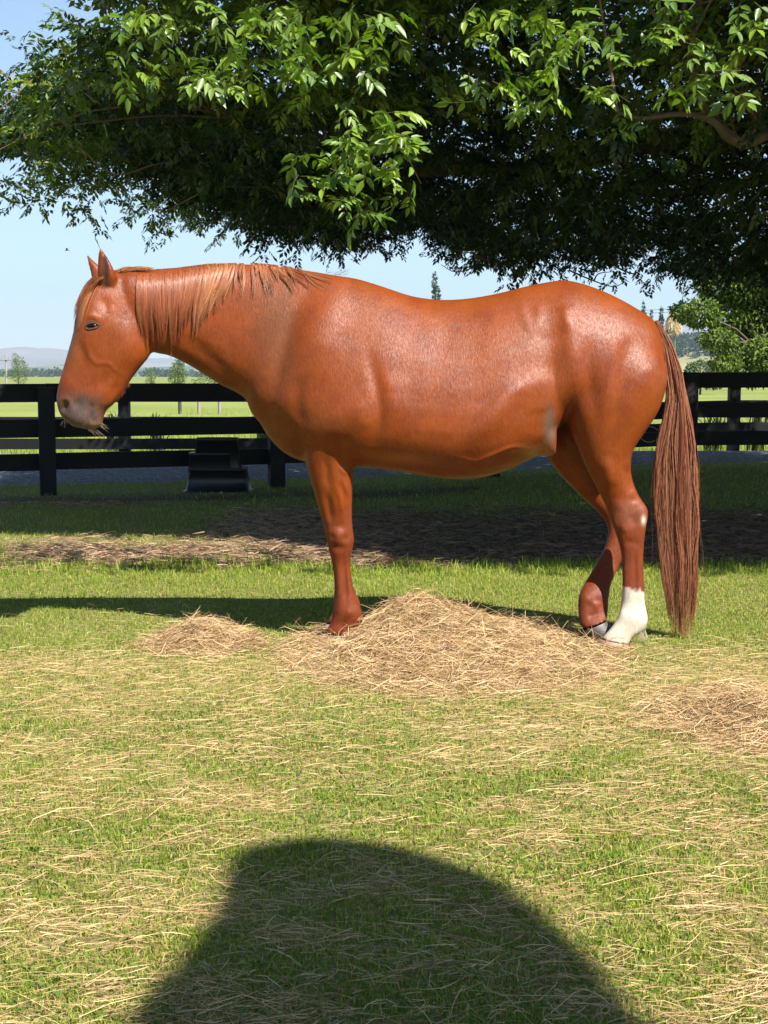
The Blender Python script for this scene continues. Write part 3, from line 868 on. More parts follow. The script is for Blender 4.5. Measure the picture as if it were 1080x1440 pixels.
# ------------------------------------------------------------------ mounting block
def mounting_block():
    t = empty('mounting_block', (0, 0, 0))
    m = NT('black_plastic'); n = m.noise(60, 3, .5, m.coord())
    m.set(Base_Color=(0.006, 0.006, 0.008), Roughness=.42, Normal=m.bump(n, .1, .002)); m = m.m
    Y = 7.95 * K
    b = PX(308, 692, Y); t.location = (b[0], Y, 0.0)
    tag(t, 'black plastic stepped mounting block standing upside-down-tub style before the fence', 'mounting block')
    t['label'] = 'black plastic two-step mounting block standing on shaded grass before the fence'
    s = Y / F
    def tier(name, cx, cy, z0, z1, wx0, wy0, wx1, wy1, lip=.012):
        N = 40; th = np.linspace(0, 2 * np.pi, N, endpoint=False)
        def ring(wx, wy, z):
            e = .38
            return np.stack([cx + wx * np.sign(np.cos(th)) * np.abs(np.cos(th)) ** e, cy + wy * np.sign(np.sin(th)) * np.abs(np.sin(th)) ** e, z + 0 * th], -1)
        R = [ring(wx0, wy0, z0), ring(wx1 + .004, wy1 + .004, z1 - .03), ring(wx1 + lip, wy1 + lip, z1 - .028), ring(wx1 + lip, wy1 + lip, z1 - .006), ring(wx1 + lip - .006, wy1 + lip - .006, z1), ring(wx1 - .03, wy1 - .03, z1), ring(wx1 - .034, wy1 - .034, z1 - .004), ring(.01, .01, z1 - .004)]
        if name == 'base_tier':
            R = [ring(wx0 + .03, wy0 + .03, z0), ring(wx0 + .03, wy0 + .03, z0 + .015), ring(wx0 + .004, wy0 + .004, z0 + .018)] + R[1:]
        V = np.concatenate(R); k = len(R)
        i = np.arange(k - 1)[:, None] * N + np.arange(N)[None]; j = np.arange(k - 1)[:, None] * N + (np.arange(N)[None] + 1) % N
        Q = np.stack([i, j, j + N, i + N], -1).reshape(-1, 4)
        put(name, fast_mesh(name, V, Q, 4), m, t)
    tier('base_tier', 0, 0, 0.0, .25, .325, .25, .285, .21)
    tier('step', -.075, .02, .20, .405, .245, .18, .215, .155)
    tier('platform', -.015, .03, .24, .555, .245, .16, .205, .135)
mounting_block()

# ------------------------------------------------------------------ the horse
YC = 6.50
def section_ring(A, B, w, Yc, skew, e, N=32):
    if Yc < 5: Yc += 3.0
    a = PX(A[0], A[1], Yc); b = PX(B[0], B[1], Yc)
    th = np.linspace(0, 2 * np.pi, N, endpoint=False)
    cv = np.cos(th); sv = np.sin(th)
    v = np.sign(cv) * np.abs(cv) ** (2 / e); u = np.sign(sv) * np.abs(sv) ** (2 / e)
    k = 1 + skew * v
    P = (a + b) / 2 + v[:, None] * (a - b) / 2
    P[:, 1] += u * w * k
    return P

def loft(secs, sub=5, N=32):
    """secs rows: Ax,Ay,Bx,By,w,Yc,skew,e"""
    S = smooth_path(np.array(secs, float), sub)
    R = [section_ring(r[0:2], r[2:4], max(r[4], .004), r[5], r[6], max(r[7], 1.6), N) for r in S]
    V = np.concatenate(R + [R[0].mean(0)[None], R[-1].mean(0)[None]])
    k = len(R); faces = []
    for i in range(k - 1):
        for j in range(N):
            faces.append((i * N + j, i * N + (j + 1) % N, (i + 1) * N + (j + 1) % N, (i + 1) * N + j))
    c0, c1 = k * N, k * N + 1
    for j in range(N):
        faces.append((c0, (j + 1) % N, j)); faces.append((c1, (k - 1) * N + j, (k - 1) * N + (j + 1) % N))
    return V, faces

def T(x, t, b, w, sk=0, e=2.2): return (x, t, x, b, w, YC, sk, e)
trunk = [T(360, 545, 582, .04), T(375, 500, 611, .12, .0), T(400, 440, 637, .195, -.1), T(430, 400, 650, .24, -.25, 2.3), T(465, 388, 655, .26, -.38, 2.4), T(500, 391, 657, .278, -.45, 2.4),
         T(540, 403, 660, .292, -.42, 2.4), T(580, 416, 666, .302, -.42, 2.4), T(620, 421, 672, .31, -.42, 2.4), T(660, 419, 673, .315, -.42, 2.4), T(700, 412, 665, .312, -.40, 2.4), T(740, 402, 648, .292, -.38, 2.4), T(765, 397, 632, .278, -.32), T(783, 394, 602, .268, -.3),
         T(800, 394, 588, .262, -.3), T(830, 402, 592, .258, -.3), T(865, 417, 596, .24, -.15), T(895, 434, 588, .20, -.1), T(918, 452, 572, .145, 0), T(931, 478, 548, .07, 0)]
neck = [(480, 388, 415, 636, .19, YC, .0, 2.2), (435, 380, 359, 588, .17, YC, -.3, 2.2), (393, 374, 344, 560, .142, YC, -.35, 2.2), (345, 371, 308, 540, .118, YC, -.3, 2.2), (297, 372, 272, 517, .102, YC, -.25, 2.2),
        (250, 378, 240, 501, .094, YC - .01, -.15, 2.2), (210, 381, 222, 497, .09, YC - .02, -.1, 2.2), (180, 381, 208, 490, .084, YC - .03, 0, 2.2), (158, 388, 195, 460, .07, YC - .03, 0, 2.2)]
head = [(166, 381, 212, 440, .06, 3.47, 0, 2.3), (148, 384, 215, 470, .085, 3.47, .05, 2.4), (130, 394, 213, 492, .098, 3.46, .1, 2.5), (118, 412, 209, 502, .105, 3.45, .15, 2.6), (111, 436, 202, 511, .106, 3.44, .2, 2.7),
        (106, 461, 192, 523, .098, 3.43, .2, 2.7), (99, 486, 182, 537, .084, 3.42, .12, 2.6), (91, 512, 172, 554, .072, 3.41, .05, 2.5), (84, 536, 160, 568, .065, 3.40, 0, 2.5), (80, 556, 149, 578, .062, 3.40, 0, 2.4),
        (81, 571, 145, 589, .06, 3.395, 0, 2.4), (87, 586, 143, 598, .052, 3.39, 0, 2.3), (102, 599, 130, 605, .03, 3.39, 0, 2.2)]
ear_n = [(138, 398, 162, 402, .022, 3.40, 0, 2.2), (137, 384, 164, 390, .026, 3.395, 0, 2.2), (137, 370, 160, 378, .022, 3.39, 0, 2.2), (138, 358, 152, 363, .014, 3.385, 0, 2.2), (139, 350, 145, 352, .008, 3.38, 0, 2.2), (139.6, 346, 141, 347, .004, 3.38, 0, 2.2)]
ear_f = [(130, 396, 150, 394, .022, 3.55, 0, 2.2), (127, 382, 146, 382, .022, 3.56, 0, 2.2), (124, 370, 139, 373, .018, 3.565, 0, 2.2), (122, 362, 130, 365, .011, 3.57, 0, 2.2), (121.5, 356, 123.5, 357, .004, 3.57, 0, 2.2)]
fore = [(402, 520, 500, 520, .09, 3.40, 0, 2.2), (408, 560, 520, 570, .105, 3.375, 0, 2.2), (420, 600, 515, 605, .105, 3.365, 0, 2.2), (427, 630, 506, 632, .092, 3.36, 0, 2.2), (429, 651, 498, 654, .08, 3.36, 0, 2.2), (439, 685, 496, 688, .064, 3.36, 0, 2.2),
        (449, 718, 495, 720, .053, 3.365, 0, 2.2), (456, 742, 496, 743, .052, 3.37, 0, 2.3), (459, 757, 498, 757, .053, 3.37, 0, 2.4), (462, 772, 496, 772, .047, 3.37, 0, 2.3), (466, 788, 493, 788, .037, 3.37, 0, 2.2), (469, 806, 494, 806, .033, 3.37, 0, 2.3),
        (470, 828, 497, 828, .034, 3.37, 0, 2.3), (469, 846, 503, 846, .039, 3.37, 0, 2.3), (467, 862, 510, 863, .044, 3.37, 0, 2.2), (466, 873, 509, 876, .04, 3.37, 0, 2.2), (460, 884, 503, 886, .039, 3.37, 0, 2.2), (456, 891, 500, 894, .042, 3.37, 0, 2.2)]
def far_fore(s):
    r = list(s)
    for i in (1, 3):
        if r[i] > 640: r[i] = 640 + (r[i] - 640) * (880 - 640) / (896 - 640)
    r[0] += 3; r[2] -= 3
    r[5] = 6.63 + (r[5] - 3.37) * -1
    return tuple(r)
hind = [(790, 440, 915, 470, .10, 3.42, 0, 2.2), (782, 500, 938, 515, .135, 3.385, 0, 2.2), (785, 545, 936, 548, .145, 3.37, 0, 2.2), (793, 580, 925, 580, .14, 3.365, 0, 2.2), (802, 604, 908, 606, .125, 3.36, 0, 2.2), (812, 630, 891, 632, .105, 3.355, 0, 2.2),
        (820, 650, 887, 651, .09, 3.35, 0, 2.2), (833, 675, 890, 676, .072, 3.345, 0, 2.2), (845, 698, 899, 698, .058, 3.34, 0, 2.2), (852, 713, 909, 713, .05, 3.335, 0, 2.2), (857, 727, 911, 725, .047, 3.33, 0, 2.3), (864, 746, 908, 744, .042, 3.33, 0, 2.3),
        (873, 775, 905, 774, .035, 3.325, 0, 2.3), (875, 805, 905, 804, .033, 3.32, 0, 2.3), (875, 830, 906, 828, .034, 3.315, 0, 2.3), (873, 850, 907, 850, .038, 3.31, 0, 2.3), (871, 862, 911, 872, .043, 3.275, 0, 2.2), (866, 873, 905, 886, .038, 3.265, 0, 2.2),
        (858, 884, 891, 895, .035, 3.255, 0, 2.2), (851, 892, 886, 901, .038, 3.245, 0, 2.2), (845, 899, 885, 906, .045, 3.24, 0, 2.2)]
hind_f = [(790, 520, 900, 520, .10, 3.60, 0, 2.2), (775, 590, 885, 590, .125, 3.62, 0, 2.2), (767, 635, 868, 640, .11, 3.62, 0, 2.2), (784, 664, 865, 668, .09, 3.61, 0, 2.2), (812, 693, 872, 696, .07, 3.60, 0, 2.2), (834, 713, 886, 710, .056, 3.58, 0, 2.2),
          (851, 733, 892, 728, .048, 3.57, 0, 2.3), (855, 750, 886, 754, .04, 3.55, 0, 2.3), (849, 772, 878, 778, .035, 3.53, 0, 2.3), (838, 793, 870, 798, .034, 3.51, 0, 2.3), (824, 817, 860, 820, .036, 3.46, 0, 2.3), (814, 838, 856, 840, .044, 3.43, 0, 2.2),
          (813, 858, 855, 860, .040, 3.41, 0, 2.2), (815, 874, 854, 868, .038, 3.39, 0, 2.2), (818, 884, 853, 872, .043, 3.38, 0, 2.2)]
dock = [(880, 425, 905, 460, .05, YC, 0, 2), (912, 443, 922, 472, .035, YC, 0, 2), (930, 460, 932, 492, .028, YC, 0, 2), (944, 490, 935, 515, .022, YC - .01, 0, 2), (952, 520, 941, 535, .015, YC - .02, 0, 2)]
udder = [(735, 610, 735, 642, .06, YC - .08, 0, 2.2), (755, 585, 755, 641, .12, YC - .10, 0, 2.2), (770, 570, 770, 642, .13, YC - .11, 0, 2.2), (779, 575, 781, 641, .09, YC - .11, 0, 2.2)]
buttock_link = [(850, 440, 850, 560, .12, YC, 0, 2.2), (900, 450, 900, 590, .14, YC, 0, 2.2), (925, 470, 925, 570, .10, YC, 0, 2.2)]
parts = [loft(trunk), loft(neck), loft(head), loft(ear_n, 4, 16), loft(ear_f, 4, 16), loft(fore, 4), loft([far_fore(s) for s in fore], 4), loft(hind, 4), loft(hind_f, 4), loft(dock, 4, 16), loft(udder, 5, 24)]
VV, FF, off = [], [], 0
for v, f_ in parts:
    VV.append(v); FF += [tuple(i + off for i in q) for q in f_]; off += len(v)
me = bpy.data.meshes.new('horse_raw'); me.from_pydata(np.concatenate(VV).tolist(), [], FF)
tmp = bpy.data.objects.new('horse_raw', me); COL.objects.link(tmp)
md = tmp.modifiers.new('r', 'REMESH'); md.mode = 'VOXEL'; md.voxel_size = 0.0074; md.adaptivity = 0
dg = bpy.context.evaluated_depsgraph_get()
ev = tmp.evaluated_get(dg)
hm = bpy.data.meshes.new_from_object(ev)
bpy.data.objects.remove(tmp)
nv = len(hm.vertices)
co = np.empty(nv * 3, np.float32); hm.vertices.foreach_get('co', co); co = co.reshape(-1, 3).astype(float)
ed = np.empty(len(hm.edges) * 2, np.int32); hm.edges.foreach_get('vertices', ed); ed = ed.reshape(-1, 2)
deg = np.bincount(ed.ravel(), minlength=nv).astype(float)[:, None]
def lap(a):
    out = np.empty_like(a)
    for k in range(a.shape[1]):
        out[:, k] = np.bincount(ed[:, 0], a[ed[:, 1], k], nv) + np.bincount(ed[:, 1], a[ed[:, 0], k], nv)
    return out / deg - a
upx, upy = PROJ(co)
# amount of smoothing: heavy where limbs join the trunk, light on feet, head and ears
w_s = sstep(700, 640, upy) * sstep(330, 400, upx) * 0.9 + .1
w_s = np.clip(w_s * (1 - .7 * np.exp(-((upx - 785) / 22) ** 2 - ((upy - 605) / 45) ** 2)), .10, 1)[:, None]
for it in range(60):
    l = lap(co)
    co += l * 0.5 * w_s
    if it % 2: co -= lap(co) * 0.42 * w_s      # Taubin step keeps the volume

def normals(c):
    hm.vertices.foreach_set('co', c.astype(np.float32).ravel()); hm.update()
    n = np.empty(nv * 3, np.float32); hm.vertex_normals.foreach_get('vector', n)
    return n.reshape(-1, 3).astype(float)

def seg_dist(px, py, pts, want_t=False):
    d = np.full(len(px), 1e9); tt = np.zeros(len(px))
    ls = [math.hypot(b[0] - a[0], b[1] - a[1]) for a, b in zip(pts[:-1], pts[1:])]; tot = sum(ls) + 1e-9; acc = 0
    for (x0, y0), (x1, y1), l in zip(pts[:-1], pts[1:], ls):
        vx, vy = x1 - x0, y1 - y0; L = vx * vx + vy * vy + 1e-9
        t = np.clip(((px - x0) * vx + (py - y0) * vy) / L, 0, 1)
        e = np.hypot(px - x0 - t * vx, py - y0 - t * vy)
        tt = np.where(e < d, (acc + t * l) / tot, tt); d = np.minimum(d, e); acc += l
    return (d, tt) if want_t else d
# side coordinates: the near side as photographed, the far side mirrored
mc = co.copy(); far_side = mc[:, 1] > YC; mc[far_side, 1] = 2 * YC - mc[far_side, 1]
upx, upy = PROJ(mc)
MUS = [  # points, width px, mm
 ([(470, 585)], 32, 11.25), ([(440, 555), (462, 505), (470, 460)], 24, 7.5), ([(515, 480), (530, 545), (534, 590), (520, 630), (500, 655)], 9, -11.25), ([(505, 560), (512, 610)], 13, 7.5), ([(548, 520), (556, 600)], 20, 7.5),
 ([(393, 562)], 22, 11.25), ([(428, 610), (418, 565), (424, 520)], 9, -7.5), ([(396, 585), (418, 618), (430, 655)], 7, -13.75), ([(396, 612), (410, 632)], 8, 6), ([(455, 615), (480, 622), (500, 612)], 9, -6),
 ([(352, 562), (300, 508), (250, 465)], 11, -9), ([(455, 395), (410, 470), (385, 540)], 15, -9), ([(485, 395), (450, 470), (430, 520)], 18, 6),
 ([(733, 412), (736, 440), (752, 476)], 7, 4.5), ([(757, 418), (758, 445), (752, 472)], 7, 4), ([(793, 425), (800, 470)], 8, 7.5), ([(776, 478), (778, 510)], 22, -12.5),
 ([(640, 640), (690, 590), (720, 555), (760, 538), (776, 552)], 16, 10.5), ([(758, 570), (762, 615)], 16, -9), ([(600, 470), (690, 500)], 40, -4.5),
 ([(776, 495), (782, 550), (799, 600)], 8, -11.25), ([(806, 430), (806, 520), (822, 590), (835, 640)], 13, 9), ([(828, 460), (830, 530), (838, 590)], 10, -7.5), ([(862, 440), (862, 520), (848, 590), (838, 630)], 12, 7.5),
 ([(905, 480), (890, 480), (876, 520), (866, 590), (858, 640)], 11, -7.5), ([(912, 505), (905, 560)], 14, 6), ([(804, 602), (810, 610)], 7, 10.5), ([(880, 650), (890, 700)], 5, -7.5), ([(850, 640), (862, 690)], 9, 7.5),
 ([(905, 718)], 7, 6), ([(872, 712)], 8, 6), ([(888, 722), (893, 742)], 6, -5), ([(875, 735), (880, 752)], 5, 3.75), ([(878, 785), (878, 840)], 4, 3.75), ([(893, 770), (894, 850)], 3, -5), ([(903, 862)], 8, 6),
 ([(640, 641), (668, 648), (690, 640), (722, 628), (745, 632)], 2.2, 5), ([(660, 645), (650, 656), (662, 662)], 1.8, 3.75), ([(690, 640), (700, 650)], 1.8, 3.75),
 ([(470, 680), (478, 700), (482, 735)], 2.4, 5), ([(480, 668), (490, 700)], 2.4, 5), ([(475, 655), (488, 668)], 2.4, 3.75), ([(459, 690), (467, 740)], 5, -6.25), ([(475, 742), (475, 768)], 6, 6.25), ([(487, 757)], 5, -6.25), ([(466, 755)], 4, -4.5), ([(463, 770), (490, 772)], 4, -4), ([(462, 740), (490, 738)], 5, -3), ([(478, 752)], 5, 5), ([(876, 762), (902, 764)], 5, -3), ([(862, 728), (866, 745)], 4, 4), ([(896, 705), (884, 700)], 5, -5), ([(470, 640), (474, 690), (470, 735)], 9, 5), ([(458, 640), (462, 690)], 5, -5), ([(488, 650), (486, 700)], 6, 4), ([(840, 845), (838, 858)], 5, 5), ([(828, 852)], 5, -4), ([(846, 790), (842, 815)], 4, 4),
 ([(484, 780), (487, 855)], 3, -7.5), ([(476, 785), (478, 855)], 4, 3.75), ([(492, 862)], 7, 6), ([(472, 865)], 5, -3.75), ([(481, 878)], 5, -5),
 ([(830, 800), (826, 830)], 6, -3.75), ([(822, 842)], 8, 6), ([(840, 835), (846, 862)], 5, -5), ([(825, 868), (845, 862)], 4, -5),
 ([(119, 470), (121, 485), (126, 500), (136, 511), (152, 511), (166, 524), (180, 531)], 2.6, 4.375), ([(113, 478), (117, 505), (125, 522)], 6, -3.75), ([(180, 470), (185, 500)], 22, 9), ([(152, 480)], 14, -4.5),
 ([(150, 520), (136, 550)], 4, -4.375), ([(160, 530), (142, 562)], 4, 3.75), ([(168, 536), (148, 572)], 4, -3.125), ([(117, 448), (129, 444), (142, 452)], 4, 6.25), ([(146, 425), (150, 432)], 8, -7.5), ([(158, 428), (152, 442)], 4, 4.375), ([(129, 458)], 8, -4.5),
 ([(89, 574), (92, 568)], 4.2, -18.75), ([(82, 566), (90, 561), (98, 566), (99, 580)], 2.8, 6.25), ([(124, 606), (121, 597), (126, 586), (127, 570)], 2.2, -10), ([(128, 590), (137, 596)], 3, -5), ([(100, 596), (112, 600)], 5, 4), ([(106, 560), (112, 575)], 6, -4), ([(133, 568), (135, 592)], 4, 5), ([(110, 588)], 9, 4.5), ([(127, 568), (130, 576)], 3, -5),
 ([(150, 355), (147, 385), (150, 400)], 4.2, -11.25), ([(212, 440), (215, 495)], 6, -6.25),
]
disp = np.zeros(nv)
for pts, wd, amp in MUS:
    if len(pts) == 1 or sum(math.hypot(b[0] - a[0], b[1] - a[1]) for a, b in zip(pts[:-1], pts[1:])) < 2.2 * wd:
        disp += amp * np.exp(-(seg_dist(upx, upy, pts * 2 if len(pts) == 1 else pts) / wd) ** 2); continue
    pp = smooth_path(np.array(pts, float), 4)
    d, t_ = seg_dist(upx, upy, [tuple(p) for p in pp], True)
    disp += amp * (1.35 if pts[0][1] > 635 else .95) * np.exp(-(d / wd) ** 2) * (.12 + .88 * sstep(0, .35, t_) * sstep(1, .65, t_))
# ribs, very faint
disp += 1.0 * np.sin((upx + .25 * upy) / 11.0) * np.exp(-((upx - 650) / 75) ** 2 - ((upy - 560) / 70) ** 2)
nrm = normals(co)
inner = np.abs(nrm[:, 1]) ** .6          # bumps act on the flanks, not on the silhouette
# legs: only the near pair and mirrored; inner faces of the legs left alone
ok = np.where(far_side, nrm[:, 1] > 0, nrm[:, 1] < 0)
co += nrm * (disp * inner * ok / 1000.0)[:, None]
for it in range(2): co += lap(co) * .35
nrm = normals(co)

# coat colour, kept where the hair itself differs
ax, ay = PROJ(co)
base = np.tile(np.array([[0.165, 0.0335, 0.0045]]), (nv, 1))
def blend(mask, col):
    global base
    m = np.clip(mask, 0, 1)[:, None]; base = base * (1 - m) + np.array(col) * m
def blob(cx, cy, rx, ry=None, p=1.0, c=(ax, ay)): return np.exp(-(((c[0] - cx) / rx) ** 2 + ((c[1] - cy) / (ry or rx)) ** 2) ** p)
n_a = fbm(upx / 22 + co[:, 1] * 3, upy / 30, 101, 4); n_b = fbm(upx / 5, upy / 5 + co[:, 1] * 9, 107, 3)
blend(.35 * sstep(.45, .7, n_a), (0.11, 0.017, 0.002))
blend(.4 * sstep(.5, .75, fbm(upx / 30, upy / 25, 109, 3)), (0.21, 0.042, 0.0048))
blend(.75 * blob(385, 470, 30, 75, 1), (0.12, 0.042, 0.015))             # dun patch before the shoulder
blend(.5 * blob(400, 440, 14, 40), (0.12, 0.042, 0.016))
blend(.6 * sstep(700, 760, ay) * (ay > 690), (0.12, 0.022, 0.006))           # darker lower legs
blend(.45 * blob(455, 595, 30, 12), (0.2, 0.06, 0.02))
bl = sstep(640, 654, ay + 8 * (n_b - .5)) * (ax > 500) * (ax < 745)
blend(.55 * blob(560, 645, 45, 10), (0.3, 0.11, 0.035))
# muzzle
mz = np.exp(-(((ax - 110) / 39) ** 2 + ((ay - 583) / 33) ** 2) ** 2.2) * (.75 + .5 * n_b) * (co[:, 2] > .75) * (ax < 175)
blend(.95 * mz, (0.062, 0.043, 0.035))
blend(.6 * blob(132, 600, 16, 8), (0.2, 0.12, 0.07))
blend(.95 * blob(90, 572, 5, 6), (0.035, 0.02, 0.016))
blend(.7 * np.exp(-(seg_dist(ax, ay, [(124, 604), (122, 597), (127, 588), (128, 574)]) / 2.0) ** 2), (0.07, 0.045, 0.035))
blend(.6 * blob(129, 458, 12, 7, 1.4), (0.07, 0.03, 0.015))
blend(.35 * blob(105, 480, 8, 40), (0.24, 0.10, 0.04))
blend(.95 * np.exp(-(seg_dist(ax, ay, [(150, 362), (147, 385), (150, 400)]) / 5.5) ** 2) * (ay < 410), (0.035, 0.016, 0.010))
# grey skin in the flank fold and udder
gm_ = blob(773, 602, 9, 32, 1.5) * (ax < 790)
blend(.8 * gm_, (0.12, 0.085, 0.055)); blend(.75 * blob(757, 634, 26, 9, 1.5), (0.3, 0.13, 0.045))
# hock, knee
blend(.5 * blob(888, 722, 22, 20, 1.5), (0.2, 0.075, 0.05)); blend(.9 * blob(905, 731, 3, 6), (0.55, 0.5, 0.4))
# white sock of the near hind leg
near_hind = ((co[:, 1] < 6.36) & (ax > 858) | (co[:, 1] < 6.32) & (ax > 838) & (ay > 880))
sock = sstep(826, 832, ay + 9 * (n_b - .5) - .25 * (ax - 890)) * near_hind
blend(sock, (0.42, 0.36, 0.28)); blend(.5 * sock * sstep(885, 900, ay), (0.33, 0.22, 0.15))
add_col(hm, np.clip(base, 0, 1))
fuzz = np.zeros((nv, 3)); fuzz[:, 0] = sock; fuzz[:, 1] = sstep(690, 760, ay) * (ay > 600) * (ax > 420); add_col(hm, fuzz, 'mask')
hm.polygons.foreach_set('use_smooth', np.ones(len(hm.polygons), bool))

def coat_mat():
    t = NT('chestnut_coat')
    c = t.attr()
    v = t.coord((1, 1, 1))
    mp = t.coord((14, 8, 3)); hairn = t.noise(28, 4, .7, mp)
    hair2 = t.noise(240, 4, .75, t.coord((1.0, .6, .16)))
    mott = t.noise(16, 4, .6, v); fine = t.noise(260, 3, .6, v)
    c2 = t.mix(.55, c, t.ramp(hair2, [(0.3, (0.72, 0.66, 0.6)), (0.7, (1.15, 1.25, 1.35))]), 'MULTIPLY')
    c2 = t.mix(.4, c2, t.ramp(mott, [(0.35, (0.8, 0.75, 0.7)), (0.65, (1.1, 1.15, 1.2))]), 'MULTIPLY')
    coarse = t.noise(95, 4, .75, t.coord((1.0, .7, .28)))
    c2 = t.mix(.30, c2, t.ramp(coarse, [(0.32, (0.72, 0.68, 0.62)), (0.68, (1.2, 1.28, 1.4))]), 'MULTIPLY')
    b = t.bump(hair2, .5, .0025); b = t.bump(coarse, .5, .003, b); b = t.bump(t.noise(14, 3, .55, v), .10, .008, b)
    r = t.ramp(t.noise(7, 4, .6, v), [(0.35, (.36, .36, .36)), (0.65, (.47, .47, .47))])
    mk_ = t.node('ShaderNodeSeparateColor'); t.link(t.attr('mask'), mk_.inputs[0])
    r = t.mix(mk_.outputs[1], r, (.52, .52, .52)); r = t.mix(mk_.outputs[0], r, (.8, .8, .8))
    t.set(Base_Color=c2, Roughness=r, Normal=b)
    t.link(t.ramp(t.noise(120, 3, .8, t.coord((1.0, .7, .4))), [(0.35, (.12, .12, .12)), (0.66, (.38, .38, .38))]), t.b.inputs['Specular IOR Level'])
    t.b.inputs['Sheen Weight'].default_value = .0
    t.b.inputs['Sheen Roughness'].default_value = .4
    t.b.inputs['Sheen Tint'].default_value = (1, .75, .6, 1)
    return t.m
horse = empty('horse', (0.1, YC, 0))
HO = np.array([0.1, YC, 0])
tag(horse, 'chestnut horse with one white hind sock standing side-on in the sun, facing left', 'horse')
hm.vertices.foreach_set('co', (co - HO).astype(np.float32).ravel()); hm.update()
body = put('body', hm, coat_mat(), horse)
bvh = BVHTree.FromPolygons([tuple(c) for c in co], [tuple(p.vertices) for p in hm.polygons])
def surf_y(x, z, default=YC):
    h = bvh.ray_cast(Vector((x, 1.5, z)), Vector((0, 1, 0)))
    return h[0].y if h[0] is not None else None

# hooves
def hoof(A, B, C_, D_, w, Yc, col, zmin=0.0):
    """coronet A-B, sole C-D (toe, heel)"""
    N = 28; th = np.linspace(0, 2 * np.pi, N, endpoint=False); R = []
    for t in (0, .12, .5, 1.0, 1.0):
        a = np.array(A) * (1 - t) + np.array(C_) * t; b = np.array(B) * (1 - t) + np.array(D_) * t
        a = PX(a[0], a[1], Yc); b = PX(b[0], b[1], Yc)
        k = (1 + .22 * t) * (1.0 if t else .97)
        P = (a + b) / 2 + np.cos(th)[:, None] * (a - b) / 2 * (1.04 if t else .98)
        P[:, 1] += np.sin(th) * w * k * (1 - .12 * np.cos(th) * -1)
        R.append(P)
    R[-1] = R[-1].mean(0) + (R[-1] - R[-1].mean(0)) * .3
    V = np.concatenate(R); V[:, 2] = np.maximum(V[:, 2], .002); k = len(R)
    i = np.arange(k - 1)[:, None] * N + np.arange(N)[None]; j = np.arange(k - 1)[:, None] * N + (np.arange(N)[None] + 1) % N
    Q = np.stack([i, j, j + N, i + N], -1).reshape(-1, 4)
    t = NT('hoof_horn'); n = t.noise(30, 4, .6, t.coord((1, 1, 6)))
    t.set(Base_Color=t.ramp(n, [(.3, tuple(c * .65 for c in col)), (.7, tuple(min(1, c * 1.3) for c in col))]), Roughness=.5, Normal=t.bump(n, .3, .003))
    put('hoof', fast_mesh('hoof', V - HO, Q, 4, None, True), t.m, horse)
hoof((844, 898), (888, 906), (838, 911), (887, 913), .046, 6.23, (0.26, .15, .09))
hoof((816, 886), (853, 873), (838, 903), (864, 890), .044, 6.37, (0.055, .046, .04))
hoof((455, 891), (500, 893), (446, 904), (500, 905), .046, 6.36, (0.25, .18, .13))
hoof((459, 877), (497, 878), (451, 887), (497, 888), .046, 6.63, (0.2, .15, .11))

# eye
def eye_part(px, py, Yoff, r):
    p = PX(px, py, 6.36); y = surf_y(p[0], p[2]) or 6.35
    sx = PX(px, py, y)
    th = np.linspace(0, np.pi, 13); ph = np.linspace(0, 2 * np.pi, 24, endpoint=False)
    Vv = np.stack([np.sin(th)[:, None] * np.cos(ph)[None] * 1.15, -np.cos(th)[:, None] + 0 * ph[None], np.sin(th)[:, None] * np.sin(ph)[None] * .34 - .18 * np.sin(th)[:, None] * np.cos(ph)[None] * -1], -1).reshape(-1, 3) * r
    N = 24; k = 13
    i = np.arange(k - 1)[:, None] * N + np.arange(N)[None]; j = np.arange(k - 1)[:, None] * N + (np.arange(N)[None] + 1) % N
    Q = np.stack([i, j, j + N, i + N], -1).reshape(-1, 4)
    t = NT('eye_dark'); t.set(Base_Color=(0.006, 0.003, 0.002), Roughness=.2); t.b.inputs['Specular IOR Level'].default_value = .3
    c = np.array([sx[0], sx[1] + r * .62, sx[2]])
    put('eye', fast_mesh('eye', Vv + c - HO, Q, 4, None, True), t.m, horse)
    # lids: tubes along the upper and lower rim, resting on the face
    lt = NT('eyelid_skin'); lt.set(Base_Color=(0.05, 0.022, 0.012), Roughness=.9)
    for pts, rr in (([(119, 461.3), (122, 456.8), (128, 454.2), (135, 454.8), (141, 458.3)], .0058), ([(119, 461.5), (124, 463.2), (131, 462.4), (137, 460.5), (141, 457)], .0048), ([(120, 458), (124, 453.5), (129, 451.8), (135, 452.8)], .0045)):
        P = []
        for a, b in pts:
            q = PX(a, b, y); yy = surf_y(q[0], q[2]) or y; P.append((q[0], yy - .001, q[2]))
        p = smooth_path(P, 5); v, q = tube_arrays([p - HO], [rr * np.sin(np.linspace(.25, np.pi - .25, len(p)))], 8)
        put('eyelid', fast_mesh('eyelid', v, q, 4, None, True), lt.m, horse)
eye_part(129.5, 457.8, 0, .027)

